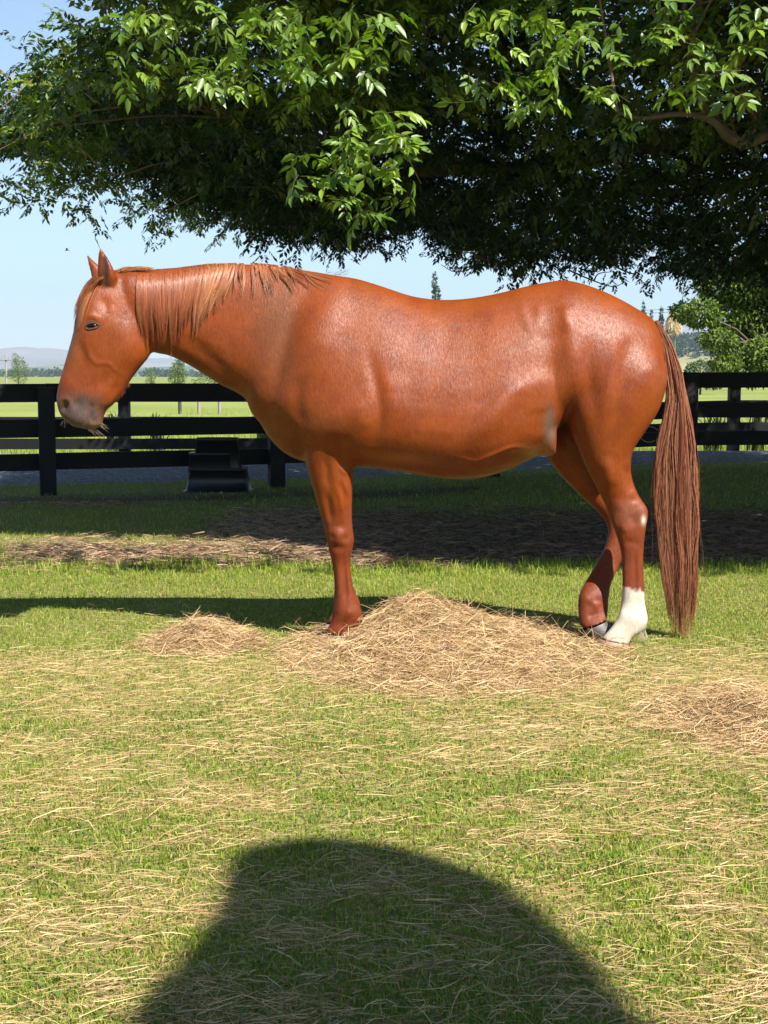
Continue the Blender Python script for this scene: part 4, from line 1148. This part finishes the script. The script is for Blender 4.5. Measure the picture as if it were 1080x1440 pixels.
# hair ------------------------------------------------------------------
def drape(xs, zs, lift, ystart):
    P = []
    y_prev = ystart
    for x, z, l in zip(xs, zs, lift):
        y = surf_y(x, z)
        if y is None: y = y_prev
        y = min(y, YC)
        P.append((x, y - l, z)); y_prev = y
    return P
crest = np.array([(172, 378), (203, 379), (247, 376), (293, 370), (330, 369), (362, 369), (393, 372), (420, 376)], float)
S = 12
MP, MC = [], []
def hair_color(x, s):
    red = np.array([0.19, 0.042, 0.010]); gold = np.array([0.40, 0.19, 0.08])
    return red * (1 - s) + gold * s
rr_ = random.Random(3)
for k in range(3000):
    u = rr_.random(); s_pull = rr_.uniform(-.6, 1.2)
    rx = 192 + (425 - 192) * u ** 1.1
    lock = math.floor(rx / 3.2); lr = random.Random(lock * 7 + 1)
    ry = np.interp(rx, crest[:, 0], crest[:, 1]) - 1
    if rx < 330:
        ln = np.interp(rx, [192, 205, 230, 270, 300, 330], [110, 122, 126, 122, 104, 66]) * (.62 + .38 * lr.random()) * rr_.uniform(.75, 1.05)
        sway = np.interp(rx, [192, 240, 290, 330], [6, 2, -14, -18]) * (.5 + lr.random())
    else:
        ln = np.interp(rx, [330, 360, 425], [52, 42, 30]) * (.4 + .9 * lr.random()) * rr_.uniform(.6, 1.0)
        sway = np.interp(rx, [330, 360, 425], [-6, 12, 44]) * (.3 + lr.random())
        if rr_.random() < .35 + .5 * (rx - 330) / 95 or lr.random() < .3: continue
    cx = (lock + .5) * 3.2; pull = .5 * s_pull * (cx - rx)
    s = np.linspace(0, 1, S)
    wig = lr.uniform(-3, 3)
    xs = rx + sway * s ** 1.3 + pull * s + wig * np.sin(s * 5 + lr.random() * 6) * s + rr_.gauss(0, .5) * s
    ys = ry + ln * (s ** .9)
    q = PX(xs, ys, YC - .09)
    # roots sit on the crest at the mid plane
    q0 = PX(xs[0], ys[0], YC)
    lift = np.interp(s, [0, .15, 1], [.0, .008, .006 + .008 * rr_.random()])
    P = np.array(drape(q[:, 0], q[:, 2], lift, YC))
    P[0] = q0 + (0, rr_.uniform(-.012, .012), -.006)
    MP.append(P)
    goldness = np.interp(rx, [192, 270, 310, 425], [.03, .08, .42, .4]) * lr.uniform(.2, 1.5) + rr_.uniform(-.1, .2)
    MC.append(hair_color(rx, min(max(goldness, 0), 1)) * rr_.uniform(.7, 1.25))
# bridle-path hair lying back behind the ears
for k in range(110):
    s = np.linspace(0, 1, S); x0 = rr_.uniform(160, 172)
    P = PX(x0 + (38 + rr_.uniform(-10, 12)) * s, 382 - 4 * np.sin(s * 2.6) * rr_.uniform(.6, 1.3) + rr_.uniform(-1.5, 1.5) - 1.5 * s, YC - .03 + rr_.uniform(-.03, .03))
    MP.append(P); MC.append(hair_color(0, rr_.uniform(.3, .95)) * rr_.uniform(.8, 1.2))
MP = np.array(MP); MC = np.array(MC)
W = np.interp(np.linspace(0, 1, S), [0, .6, 1], [.0009, .0009, .0003])[None] * rng.uniform(.7, 1.4, (len(MP), 1))
v, q, c = strands(MP, W, cols=MC)
put('mane', fast_mesh('mane', v - HO, q, 4, c), M_hair, horse)
# forelock
FP, FC = [], []
for k in range(420):
    s = np.linspace(0, 1, S); lr = random.Random(k % 17)
    x0, y0 = rr_.uniform(131, 147), rr_.uniform(388, 393)
    x1 = rr_.uniform(104, 118) + lr.uniform(-2, 3); y1 = rr_.uniform(432, 466)
    xs = x0 + (x1 - x0) * s ** .62; ys = y0 + (y1 - y0) * s ** 1.1
    Yh = 6.44 + rr_.uniform(-.075, .05)
    q = PX(xs, ys, Yh); P = []
    for i in range(S):
        yy = surf_y(q[i, 0], q[i, 2])
        y_ = q[i, 1] if yy is None else min(q[i, 1], yy - .004)
        P.append((q[i, 0], y_, q[i, 2]))
    FP.append(P); FC.append(hair_color(0, rr_.uniform(.0, .55)) * rr_.uniform(.7, 1.2))
FP = np.array(FP); W = np.interp(np.linspace(0, 1, S), [0, .6, 1], [.0011, .001, .0003])[None] * np.ones((len(FP), 1))
v, q, c = strands(FP, W, cols=np.array(FC)); put('forelock', fast_mesh('forelock', v - HO, q, 4, c), M_hair, horse)
# tail
S = 18; TP, TC, TW = [], [], []
ys_k = [452, 480, 520, 560, 600, 650, 700, 760, 820, 870, 908]
cL = [921, 932, 937, 939, 931, 921, 920, 926, 933, 938, 944]
cR = [926, 944, 958, 966, 972, 978, 981, 981, 979, 977, 974]
for k in range(2600):
    lock = rr_.randrange(150); lr = random.Random(lock)
    a = lr.random(); depth = lr.uniform(-1, 1)
    u = min(max(a + rr_.gauss(0, .035), 0), 1)
    wisp = rr_.random() < .09
    end = min(lr.uniform(740, 850) if lr.random() < .6 else lr.uniform(850, 909), 909) * 1.0 - rr_.random() ** 2 * 60
    y0 = rr_.uniform(450, 520) if rr_.random() < .85 else rr_.uniform(520, 600)
    s = np.linspace(0, 1, S); yy = y0 + (end - y0) * s
    L_ = np.interp(yy, ys_k, cL); R_ = np.interp(yy, ys_k, cR)
    wv = lr.uniform(.4, 2.8) * np.sin(yy / lr.uniform(18, 34) + lr.random() * 6) + rr_.gauss(0, .6) * np.sin(yy / 23 + rr_.random() * 6)
    if wisp: wv = wv + rr_.uniform(-14, 14) * s ** 2
    xs = L_ + (R_ - L_) * u + wv * np.clip(s * 3, 0, 1)
    dd = np.interp(yy, [450, 520, 600, 800, 908], [.012, .03, .05, .05, .03])
    Y_ = 6.47 - .03 * s + depth * dd + rr_.gauss(0, .004)
    TP.append(PX(xs, yy, Y_))
    tone = min(lr.uniform(.0, .75) + rr_.uniform(-.1, .35), 1)
    red = np.array([0.18, 0.045, 0.02]); pale = np.array([0.40, 0.17, 0.09])
    TC.append((red * (1 - tone) + pale * tone) * rr_.uniform(.6, 1.2) * lr.uniform(.75, 1.15))
    TW.append(np.interp(s, [0, .1, .75, 1], [.0008, .0010, .0009, .0003]) * (.6 if wisp else 1))
v, q, c = strands(np.array(TP), np.array(TW), cols=np.array(TC)); put('tail', fast_mesh('tail', v - HO, q, 4, c), M_hair, horse)
# whiskers and short fuzz on chin, jaw, belly edge, ears
WP, WC = [], []
def wisk(px, py, dx, dy, n, sx, sy, Y, col, w=.0006, bend=6):
    for _ in range(n):
        s = np.linspace(0, 1, 5); x = px + rr_.uniform(-sx, sx); y = py + rr_.uniform(-sy, sy)
        k = rr_.uniform(.5, 1.1); ex, ey = dx * k + rr_.gauss(0, abs(dy) * .15 + .5), dy * k + rr_.gauss(0, abs(dx) * .15 + .5)
        WP.append(PX(x + ex * s + bend * .2 * s * s, y + ey * s, Y + 3 + rr_.uniform(-.03, .03))); WC.append(np.array(col) * rr_.uniform(.7, 1.2))
wisk(130, 602, 7, 11, 20, 7, 2, 3.39, (.28, .19, .12)); wisk(140, 596, 10, 6, 9, 3, 4, 3.39, (.45, .3, .2)); wisk(92, 592, -5, 9, 8, 4, 3, 3.38, (.3, .2, .15), .0005)
for t_ in np.linspace(0, 1, 40):
    wisk(148 + 34 * t_, 577 - 40 * t_, 1, 6, 2, 1.5, 1.5, 3.42, (.45, .16, .07), .0005, 0)
for t_ in np.linspace(0, 1, 30):
    wisk(876 + 30 * t_, 893, 0, 9, 1, 2, 6, 3.30, (.6, .5, .4), .0006, 0)
wisk(902, 885, 3, 18, 60, 6, 6, 3.305, (.6, .5, .4), .0009, 0)
wisk(472, 386, 10, -4, 40, 14, 3, 3.5, (.1, .03, .012), .0008, 0)
wisk(148, 395, -3, 8, 30, 4, 8, 3.37, (.05, .03, .02), .0006, 0)
WP = np.array(WP); W = np.interp(np.linspace(0, 1, 5), [0, 1], [1, .4])[None] * np.full((len(WP), 1), .00045)
v, q, c = strands(WP, W, cols=np.array(WC)); put('whiskers', fast_mesh('whiskers', v - HO, q, 4, c), M_hair, horse)

# ------------------------------------------------------------------ hay piles
def straw_cols(n, brown=.2):
    t = rng.random((n, 1))
    c = np.array([0.32, 0.20, 0.085]) * (1 - t) + np.array([0.62, 0.44, 0.23]) * t
    b = rng.random((n, 1)) < brown
    c = np.where(b, np.array([0.2, 0.115, 0.05]) * (.6 + .8 * rng.random((n, 1))), c)
    return c * (.8 + .35 * rng.random((n, 1)))

def straw_ribbons(P, W, cols):
    n = len(P); T = P[:, -1] - P[:, 0]; T /= np.linalg.norm(T, axis=1, keepdims=True) + 1e-9
    sd_ = np.cross(T, rand_dirs(n) + np.array([0, -.9, .5])); sd_ /= np.linalg.norm(sd_, axis=1, keepdims=True) + 1e-9
    return ribbons(P, W * .95, sd_, cols)

def straws(x, y, z, L, cols, w=.0011, lift=.02, tilt=.12, curl=.5, az=None):
    n = len(x); S_ = 4
    az = rng.uniform(0, 2 * np.pi, n) if az is None else az
    s = np.linspace(-.5, .5, S_)[None]
    ben = rng.normal(size=(n, 1)) * curl
    A = az[:, None] + ben * s * 2
    st = L[:, None] / (S_ - 1)
    dx = np.cos(A) * st; dy = np.sin(A) * st
    xx = x[:, None] + np.cumsum(dx, 1) - dx.sum(1, keepdims=True) / 2
    yy = y[:, None] + np.cumsum(dy, 1) - dy.sum(1, keepdims=True) / 2
    tz = rng.normal(size=(n, 1)) * tilt
    zz = z[:, None] + tz * s * L[:, None] + lift * (1 - (2 * s) ** 2) * rng.random((n, 1)) * L[:, None] * 3
    P = np.stack([xx, yy, zz], -1)
    W = np.full((n, S_), w) * rng.uniform(.6, 1.7, (n, 1)); W[:, -1] *= .4
    return P, W

def hay_pile(name, label, cx, cy, rx, ry, h, n, seed, peak=(0, 0)):
    t = empty(name, (cx, cy, float(gz(np.array([cx]), np.array([cy]))[0]))); tag(t, label, 'hay pile', 'piles of hay on the grass')
    def H(x, y):
        u, v_ = (x - peak[0]) / rx, (y - peak[1]) / ry
        nse = fbm(x * 7 + seed, y * 7, seed, 4) * 1.5 - .25
        r = np.hypot(u, v_) * (.75 + .5 * fbm(x * 3 + 5, y * 3, seed + 3, 3))
        r0 = np.hypot(x / rx, y / ry) * (.8 + .4 * nse)
        return h * (.85 * np.exp(-(r * 2.15) ** 2) + .30 * np.exp(-(r0 * 1.3) ** 4)) * (.65 + .7 * nse) * (1 - .92 * np.exp(-((x + cx + .215) / .13) ** 2 - ((y + cy - 6.30) / .22) ** 2))
    gx_ = np.linspace(-rx * 1.3, rx * 1.3, 70); gy_ = np.linspace(-ry * 1.3, ry * 1.3, 60)
    A, B = np.meshgrid(gx_, gy_); Zm = H(A, B) - .012
    Zm = np.where(np.hypot(A / rx, B / ry) > 1.15, -.03, Zm)
    v = np.stack([A, B, Zm], -1).reshape(-1, 3); ii = (np.arange(59)[:, None] * 70 + np.arange(69)[None])
    Q_ = np.stack([ii, ii + 1, ii + 71, ii + 70], -1).reshape(-1, 4)
    m = NT('packed_hay'); nn = m.noise(90, 6, .8, m.coord((1, 2.5, 1)))
    m.set(Base_Color=m.ramp(nn, [(.35, (.09, .06, .025)), (.5, (.32, .22, .10)), (.68, (.55, .40, .2))]), Roughness=.95, Normal=m.bump(nn, 1.0, .02))
    put('mound', fast_mesh('mound', v, Q_, 4, None, True), m.m, t)
    r = np.sqrt(rng.random(n)) * 1.25; a = rng.uniform(0, 2 * np.pi, n)
    keep = (r < .95) | (rng.random(n) < .5); r, a = r[keep], a[keep]
    x = rx * r * np.cos(a); y = ry * r * np.sin(a); z = H(x, y) + rng.exponential(.006, len(x)) - .004
    L = rng.uniform(.05, .2, len(x)) * (.75 + .5 * rng.random(len(x)))
    P, W = straws(x, y, z, L, None, .0008, .07, .42, 1.1)
    # follow the surface
    P[..., 2] = np.maximum(P[..., 2], H(P[..., 0], P[..., 1]) * .93 - .004) * .5 + .5 * (P[..., 2] * .3 + (H(P[..., 0], P[..., 1]) + z[:, None] - H(x, y)[:, None]) * .7)
    P[..., 2] = np.maximum(P[..., 2], .002)
    hi = rng.random(len(x)) < .02
    P[hi, :, 2] += np.linspace(0, 1, P.shape[1])[None] ** 1.2 * rng.uniform(.02, .09, (hi.sum(), 1))
    v, q, c = straw_ribbons(P, W, straw_cols(len(x)))
    o = put('straw', fast_mesh('straw', v, q, 4, c), M_hay, t); o['kind'] = 'stuff'
def gp(px, py):    # ground point
    d = PX(px, py, 1.0); k = EYE / (EYE - d[2]); return d[0] * k, k
cx, cy = gp(635, 915)
hay_pile('hay_pile', 'largest loose hay pile, heaped between the front and hind legs of the horse', cx, cy, 0.60, .74, .165, 27000, 3, (-.13, .12))
cx, cy = gp(288, 905)
hay_pile('hay_pile', 'small hay pile on the grass left of the front leg', cx, cy, .23, .26, .12, 5000, 13)
cx, cy = gp(1065, 1012)
hay_pile('hay_pile', 'flat scattered hay pile at the right edge, nearer than the tail', cx, cy, .34, .42, .06, 5000, 23)

# ------------------------------------------------------------------ loose hay, mulch, grass
def frustum_pts(n, y0, y1, power=1.0, pad=.06):
    """points on the ground within the picture, density falling with distance"""
    y0, y1 = y0 * K, y1 * K
    u = rng.random(n)
    y = (y0 ** (1 - power) + u * (y1 ** (1 - power) - y0 ** (1 - power))) ** (1 / (1 - power))
    hw = 540 / F * (y * cp + EYE * sp) + pad + .03 * y
    x = rng.uniform(-1, 1, n) * hw
    m = rng.random(n) < .2                      # thinner cover carries on past the picture's sides
    x = np.where(m, np.sign(x) * (hw + rng.random(n) * 1.1), x)
    return x, y

# loose hay straws over the paddock
x, y = frustum_pts(110000, 1.2, 4.2, .4)
k = rng.random(len(x)) < np.clip(m_dry(x, y) * 1.05 + .05, 0, 1) ** 1.3; x, y = x[k][:34000], y[k][:34000]
n = len(x); az = np.where(rng.random(n) < .4, rng.normal(0, .5, n), rng.uniform(0, 2 * np.pi, n))
L = rng.gamma(1.8, .030, n).clip(.012, .34)
P, W = straws(x, y, gz(x, y) + .010 + rng.exponential(.007, n), L, None, .00055, .02, .12, .55, az)
cl = straw_cols(n, .1)
v, q, c = straw_ribbons(P, W, cl)
o = put('loose_hay', fast_mesh('loose_hay', v, q, 4, c), M_hay); tag(o, 'dry loose hay stalks strewn across the foreground grass', 'hay', kind='stuff')
# bark and rotten straw in the worn patch
x, y = frustum_pts(90000, 4.4, 7.2, .5, .3)
k = rng.random(len(x)) < m_dirt(x, y) * .9; x, y = x[k][:22000], y[k][:22000]; n = len(x)
L = rng.uniform(.03, .16, n)
P, W = straws(x, y, gz(x, y) + .004 + rng.exponential(.008, n), L, None, .0022, .02, .15, .7)
t_ = rng.random((n, 1)); litter = sstep(.6, -1.2, x)[:, None] * .8
cl = np.array([.05, .03, .017]) * (1 - t_) + np.array([.24, .15, .085]) * t_; cl = cl * (1 - litter) + litter * np.array([.34, .22, .13]) * (.5 + .8 * rng.random((n, 1)))
v, q, c = straw_ribbons(P, W, cl)
o = put('mulch', fast_mesh('mulch', v, q, 4, c), M_hay); tag(o, 'brown rotten straw and bark over the worn earth behind the horse', 'mulch', kind='stuff')

# grass blades
def blades(x, y, h, w, cols, name, label):
    n = len(x); z = gz(x, y) - .003
    a = rng.uniform(0, 2 * np.pi, n); lean = rng.gamma(2, .28, n)
    d = np.stack([np.cos(a), np.sin(a), 0 * a], -1)
    b2 = a + rng.uniform(-1.2, 1.2, n) + np.pi / 2
    sd_ = np.stack([np.cos(b2), np.sin(b2), 0 * a], -1)
    B = np.stack([x, y, z], -1); up = np.array([0, 0, 1.0])
    h = h[:, None]; w = w[:, None]; l = lean[:, None]
    m = B + up * h * .55 + d * h * l * .25
    tip = B + up * h * (1 - .25 * np.clip(l, 0, 2)) + d * h * l * .8
    V = np.stack([B - sd_ * w, B + sd_ * w, m + sd_ * w * .8, m - sd_ * w * .8, tip + sd_ * w * .12, tip - sd_ * w * .12], 1).reshape(-1, 3)
    b = (np.arange(n) * 6)[:, None]
    Q = np.concatenate([b + np.array([0, 1, 2, 3]), b + np.array([3, 2, 4, 5])], 0)
    C = np.repeat(cols, 6, 0); C = C.reshape(n, 6, 3); C[:, 4:] *= 1.15; C = C.reshape(-1, 3)
    o = put(name, fast_mesh(name, V, Q, 4, C), M_grass); tag(o, label, 'grass', kind='stuff')

def grass_cols(x, y, n):
    dry = m_dry(x, y)[:, None]; t = rng.random((n, 1)); p = fbm(x * 1.2, y * 1.2, 55, 3)[:, None]
    g1 = np.array([.095, .165, .012]); g2 = np.array([.23, .31, .025]); yl = np.array([.38, .36, .08]); br = np.array([.46, .33, .15])
    c = g1 * (1 - t) + g2 * t
    c = c * (.8 + .5 * p)
    c = np.where(rng.random((n, 1)) < .18 + .35 * dry, yl * (.7 + .5 * rng.random((n, 1))), c)
    c = np.where(rng.random((n, 1)) < .05 + .18 * dry, br * (.7 + .5 * rng.random((n, 1))), c)
    return c
x, y = frustum_pts(325000, 1.2, 4.9, .3)
cl_ = fbm(x * 7, y * 7, 77, 3)
k = rng.random(len(x)) < np.clip((1.0 - .4 * m_dry(x, y)) * (1 - m_dirt(x, y)) * (.35 + 1.1 * cl_), 0, 1)
x, y = x[k], y[k]; n = len(x)
tall = 1 + .3 * sstep(6.8, 8.2, y)
h = rng.uniform(.009, .026, n) * (.7 + .6 * fbm(x * 4, y * 4, 61, 3)) * tall; w = rng.uniform(.0011, .0022, n)
blades(x, y, h, w, grass_cols(x, y, n), 'paddock_grass', 'short sunlit paddock grass under and before the horse')
x, y = frustum_pts(115000, 4.55, 9.6, .4, .4)
k = (rng.random(len(x)) < np.clip((1 - m_dirt(x, y) * 1.05) * (.45 + .9 * fbm(x * 4, y * 4, 78, 3)), 0.015, 1)) & (y < edge_grav(x) + .05); x, y = x[k], y[k]; n = len(x)
h = rng.uniform(.014, .042, n) * (1 + 1.0 * np.exp(-((y - 8.95) / .35) ** 2)); w = rng.uniform(.0018, .0032, n)
blades(x, y, h, w, grass_cols(x, y, n), 'shaded_grass', 'darker grass in the shade between the worn earth and fence')
# long grass at the field edge, seen through the fences
x = rng.uniform(-8, 8, 26000); y = 12.7 * K + rng.exponential(9, 26000); n = len(x)
a0 = gz(x, y)
h = rng.uniform(.10, .3, n); w = rng.uniform(.003, .006, n)
_g = gz
gz = lambda x, y: np.where(y > 13.2 * K, Gf, _g(x, y))
blades(x, y, h, w, grass_cols(x, y, n) * 1.1, 'field_grass', 'long sunlit grass beyond the two fences')
gz = _g
# clover leaves in the near turf
n = 9000; x, y = frustum_pts(n * 2, 1.2, 3.4, .3); k = fbm(x * 3, y * 3, 66, 3) > .52; x, y = x[k], y[k]; n = len(x)
P = np.stack([x, y, gz(x, y) + rng.uniform(.008, .02, n)], -1); D = rand_dirs(n); D[:, 2] = np.abs(D[:, 2]) * .3; D /= np.linalg.norm(D, axis=1, keepdims=True)
v, q, c = simple_leaves(P, D, rng.uniform(.006, .013, n), rng.uniform(.006, .012, n), leaf_cols(n, (.06, .13, .02), (.13, .24, .035)))
o = put('clover', fast_mesh('clover', v, q, 4, c), M_grass); tag(o, 'small clover leaves spread through the near turf', 'clover', kind='stuff')

# ------------------------------------------------------------------ added caster of the lawn shadow: made-up evergreen, out of view
def shadow_caster():
    outline = [(180, 1440), (215, 1400), (262, 1345), (300, 1300), (318, 1262), (322, 1225), (335, 1204), (380, 1192), (450, 1187), (530, 1193), (600, 1208), (660, 1228), (720, 1258), (765, 1300), (810, 1345), (850, 1395), (880, 1440)]
    g_ = np.array([gp(a, b) for a, b in outline]); top = g_[8]
    H = 5.6; base = np.array([top[0] - SHX * H, top[1] - SHY * H])
    # rows: for each height, the shadow line across the ground gives left and right reach along the picture's x
    L_, R_ = g_[:9], g_[8:]
    def reach(v):
        l = np.interp(v, L_[:, 1], L_[:, 0]); r = np.interp(v, R_[::-1, 1], R_[::-1, 0]); return l, r
    v0 = g_[0, 1]; vs = np.concatenate([top[1] - (top[1] - v0) * np.array([0, .004, .03, .08, .16, .3, .5, .75, 1.0])])
    secs = []
    for v in vs:
        l, r = reach(v); h = H - (top[1] - v) / SHY
        secs.append((h, (l + r) / 2 - SHX * h, v - SHY * h, max((r - l) / 2, .02)))
    h_end = secs[-1][0]; _, xe, ye, re = secs[-1]
    for f_ in (.75, .5, .3, .14, .1):
        secs.append((h_end * f_, xe + .35 * (1 - f_), ye - .1 * (1 - f_), re * (1.0 + .12 * np.sin(f_ * 3))))
    secs = [(h, x_, y_, r) for h, x_, y_, r in secs]
    bx_, by_ = secs[-1][1], secs[-1][2]
    t = empty('shadow_caster_tree', (bx_, by_, 0)); tag(t, 'made-up dense rounded evergreen out of view, added to cast the bell-shaped shadow', 'tree')
    N = 48; th = np.linspace(0, 2 * np.pi, N, endpoint=False); R = []
    for h, x_, y_, r in secs:
        rr = r * (1 + 0 * th)
        R.append(np.stack([x_ + rr * np.cos(th) - bx_, y_ + rr * .3 * np.sin(th) - by_, h + 0 * th], -1))
    R[-1][:, :2] *= .3
    V_ = np.concatenate(R); k = len(R)
    i = np.arange(k - 1)[:, None] * N + np.arange(N)[None]; j = np.arange(k - 1)[:, None] * N + (np.arange(N)[None] + 1) % N
    Q_ = np.stack([i, i + N, j + N, j], -1).reshape(-1, 4)
    m = NT('caster_core'); m.set(Base_Color=(.03, .05, .02), Roughness=1)
    put('caster_body', fast_mesh('caster_body', V_, Q_, 4, None, True), m.m, t)
    n = 16000; ki = rng.integers(0, k - 1, n); f_ = rng.random((n, 1)); jj = rng.integers(0, N, n)
    RR = np.array(R); P = RR[ki, jj] * (1 - f_) + RR[ki + 1, jj] * f_
    out = np.stack([np.cos(th[jj]), np.sin(th[jj]), .5 + 0 * th[jj]], -1); P = P - out * .03
    D = out * .6 + rand_dirs(n) * .6; D /= np.linalg.norm(D, axis=1, keepdims=True)
    v, q, c = simple_leaves(P, D, .06, .02, leaf_cols(n, (.02, .045, .015), (.05, .09, .03)))
    put('crown', fast_mesh('crown', v, q, 4, c), M_farleaf, t)
    v, q = tube_arrays([np.array([[0, 0, -.1], [0, 0, .3], [0, 0, .9]])], [[.14, .11, .1]], 10)
    put('trunk', fast_mesh('trunk', v, q, 4, None, True), M_bark, t)
shadow_caster()

# bird in the sky
def bird():
    p = PX(94, 352, 110); t = empty('bird', p); tag(t, 'tiny dark bird flying in the sky left of the horse ears', 'bird')
    m = NT('bird_dark'); m.set(Base_Color=(.02, .02, .02), Roughness=.8)
    b = smooth_path([(-.16, 0, -.01), (-.09, 0, 0), (0, 0, .01), (.1, 0, 0), (.2, 0, .0)], 4)
    v, q = tube_arrays([b], [np.interp(np.linspace(0, 1, len(b)), [0, .15, .45, .8, 1], [.005, .03, .045, .02, .03])], 8)
    put('body', fast_mesh('body', v, q, 4, None, True), m.m, t)
    for sgn in (-1, 1):
        s = np.linspace(0, 1, 6); P_ = np.stack([0.0 + .08 * s * s, sgn * .33 * s, .02 + .14 * np.sin(s * 2.1)], -1)[None]
        v, q, _ = ribbons(P_, (.055 * (1 - s ** 2) + .004)[None], np.array([[1., 0, .1]]))
        put('wing', fast_mesh('wing', v, q, 4), m.m, t)
bird()

# curl of wire hanging on the fence behind the thigh
th = np.linspace(.6, 5.4, 26); c0 = PX(914, 611, 15.5)
p = np.stack([c0[0] + .10 * np.cos(th), c0[1] + .01 * th, c0[2] + .085 * np.sin(th)], -1)
v, q = tube_arrays([p], [.003], 5); w_ = NT('pale_wire'); w_.set(Base_Color=(.4, .38, .3), Roughness=.5)
o = put('wire_loop', fast_mesh('wire_loop', v, q, 4, None, True), w_.m); tag(o, 'thin pale loop of wire on the fence between thigh and tail', 'wire')

# ------------------------------------------------------------------ haze
HZ = True
if HZ:
    b = [(-9500, -70, -3), (9500, -70, -3), (9500, 11500, -3), (-9500, 11500, -3), (-9500, -70, 700), (9500, -70, 700), (9500, 11500, 700), (-9500, 11500, 700)]
    me = bpy.data.meshes.new('haze'); me.from_pydata(b, [], [(3, 2, 1, 0), (4, 5, 6, 7), (0, 1, 5, 4), (1, 2, 6, 5), (2, 3, 7, 6), (3, 0, 4, 7)])
    m = bpy.data.materials.new('haze_air'); m.use_nodes = True; nt = m.node_tree; nt.nodes.clear()
    out = nt.nodes.new('ShaderNodeOutputMaterial'); pv = nt.nodes.new('ShaderNodeVolumePrincipled')
    pv.inputs['Color'].default_value = (.58, .78, 1, 1); pv.inputs['Density'].default_value = .00013
    pv.inputs['Anisotropy'].default_value = .1
    nt.links.new(pv.outputs[0], out.inputs['Volume'])
    hz = put('haze', me, m); tag(hz, kind='stuff')
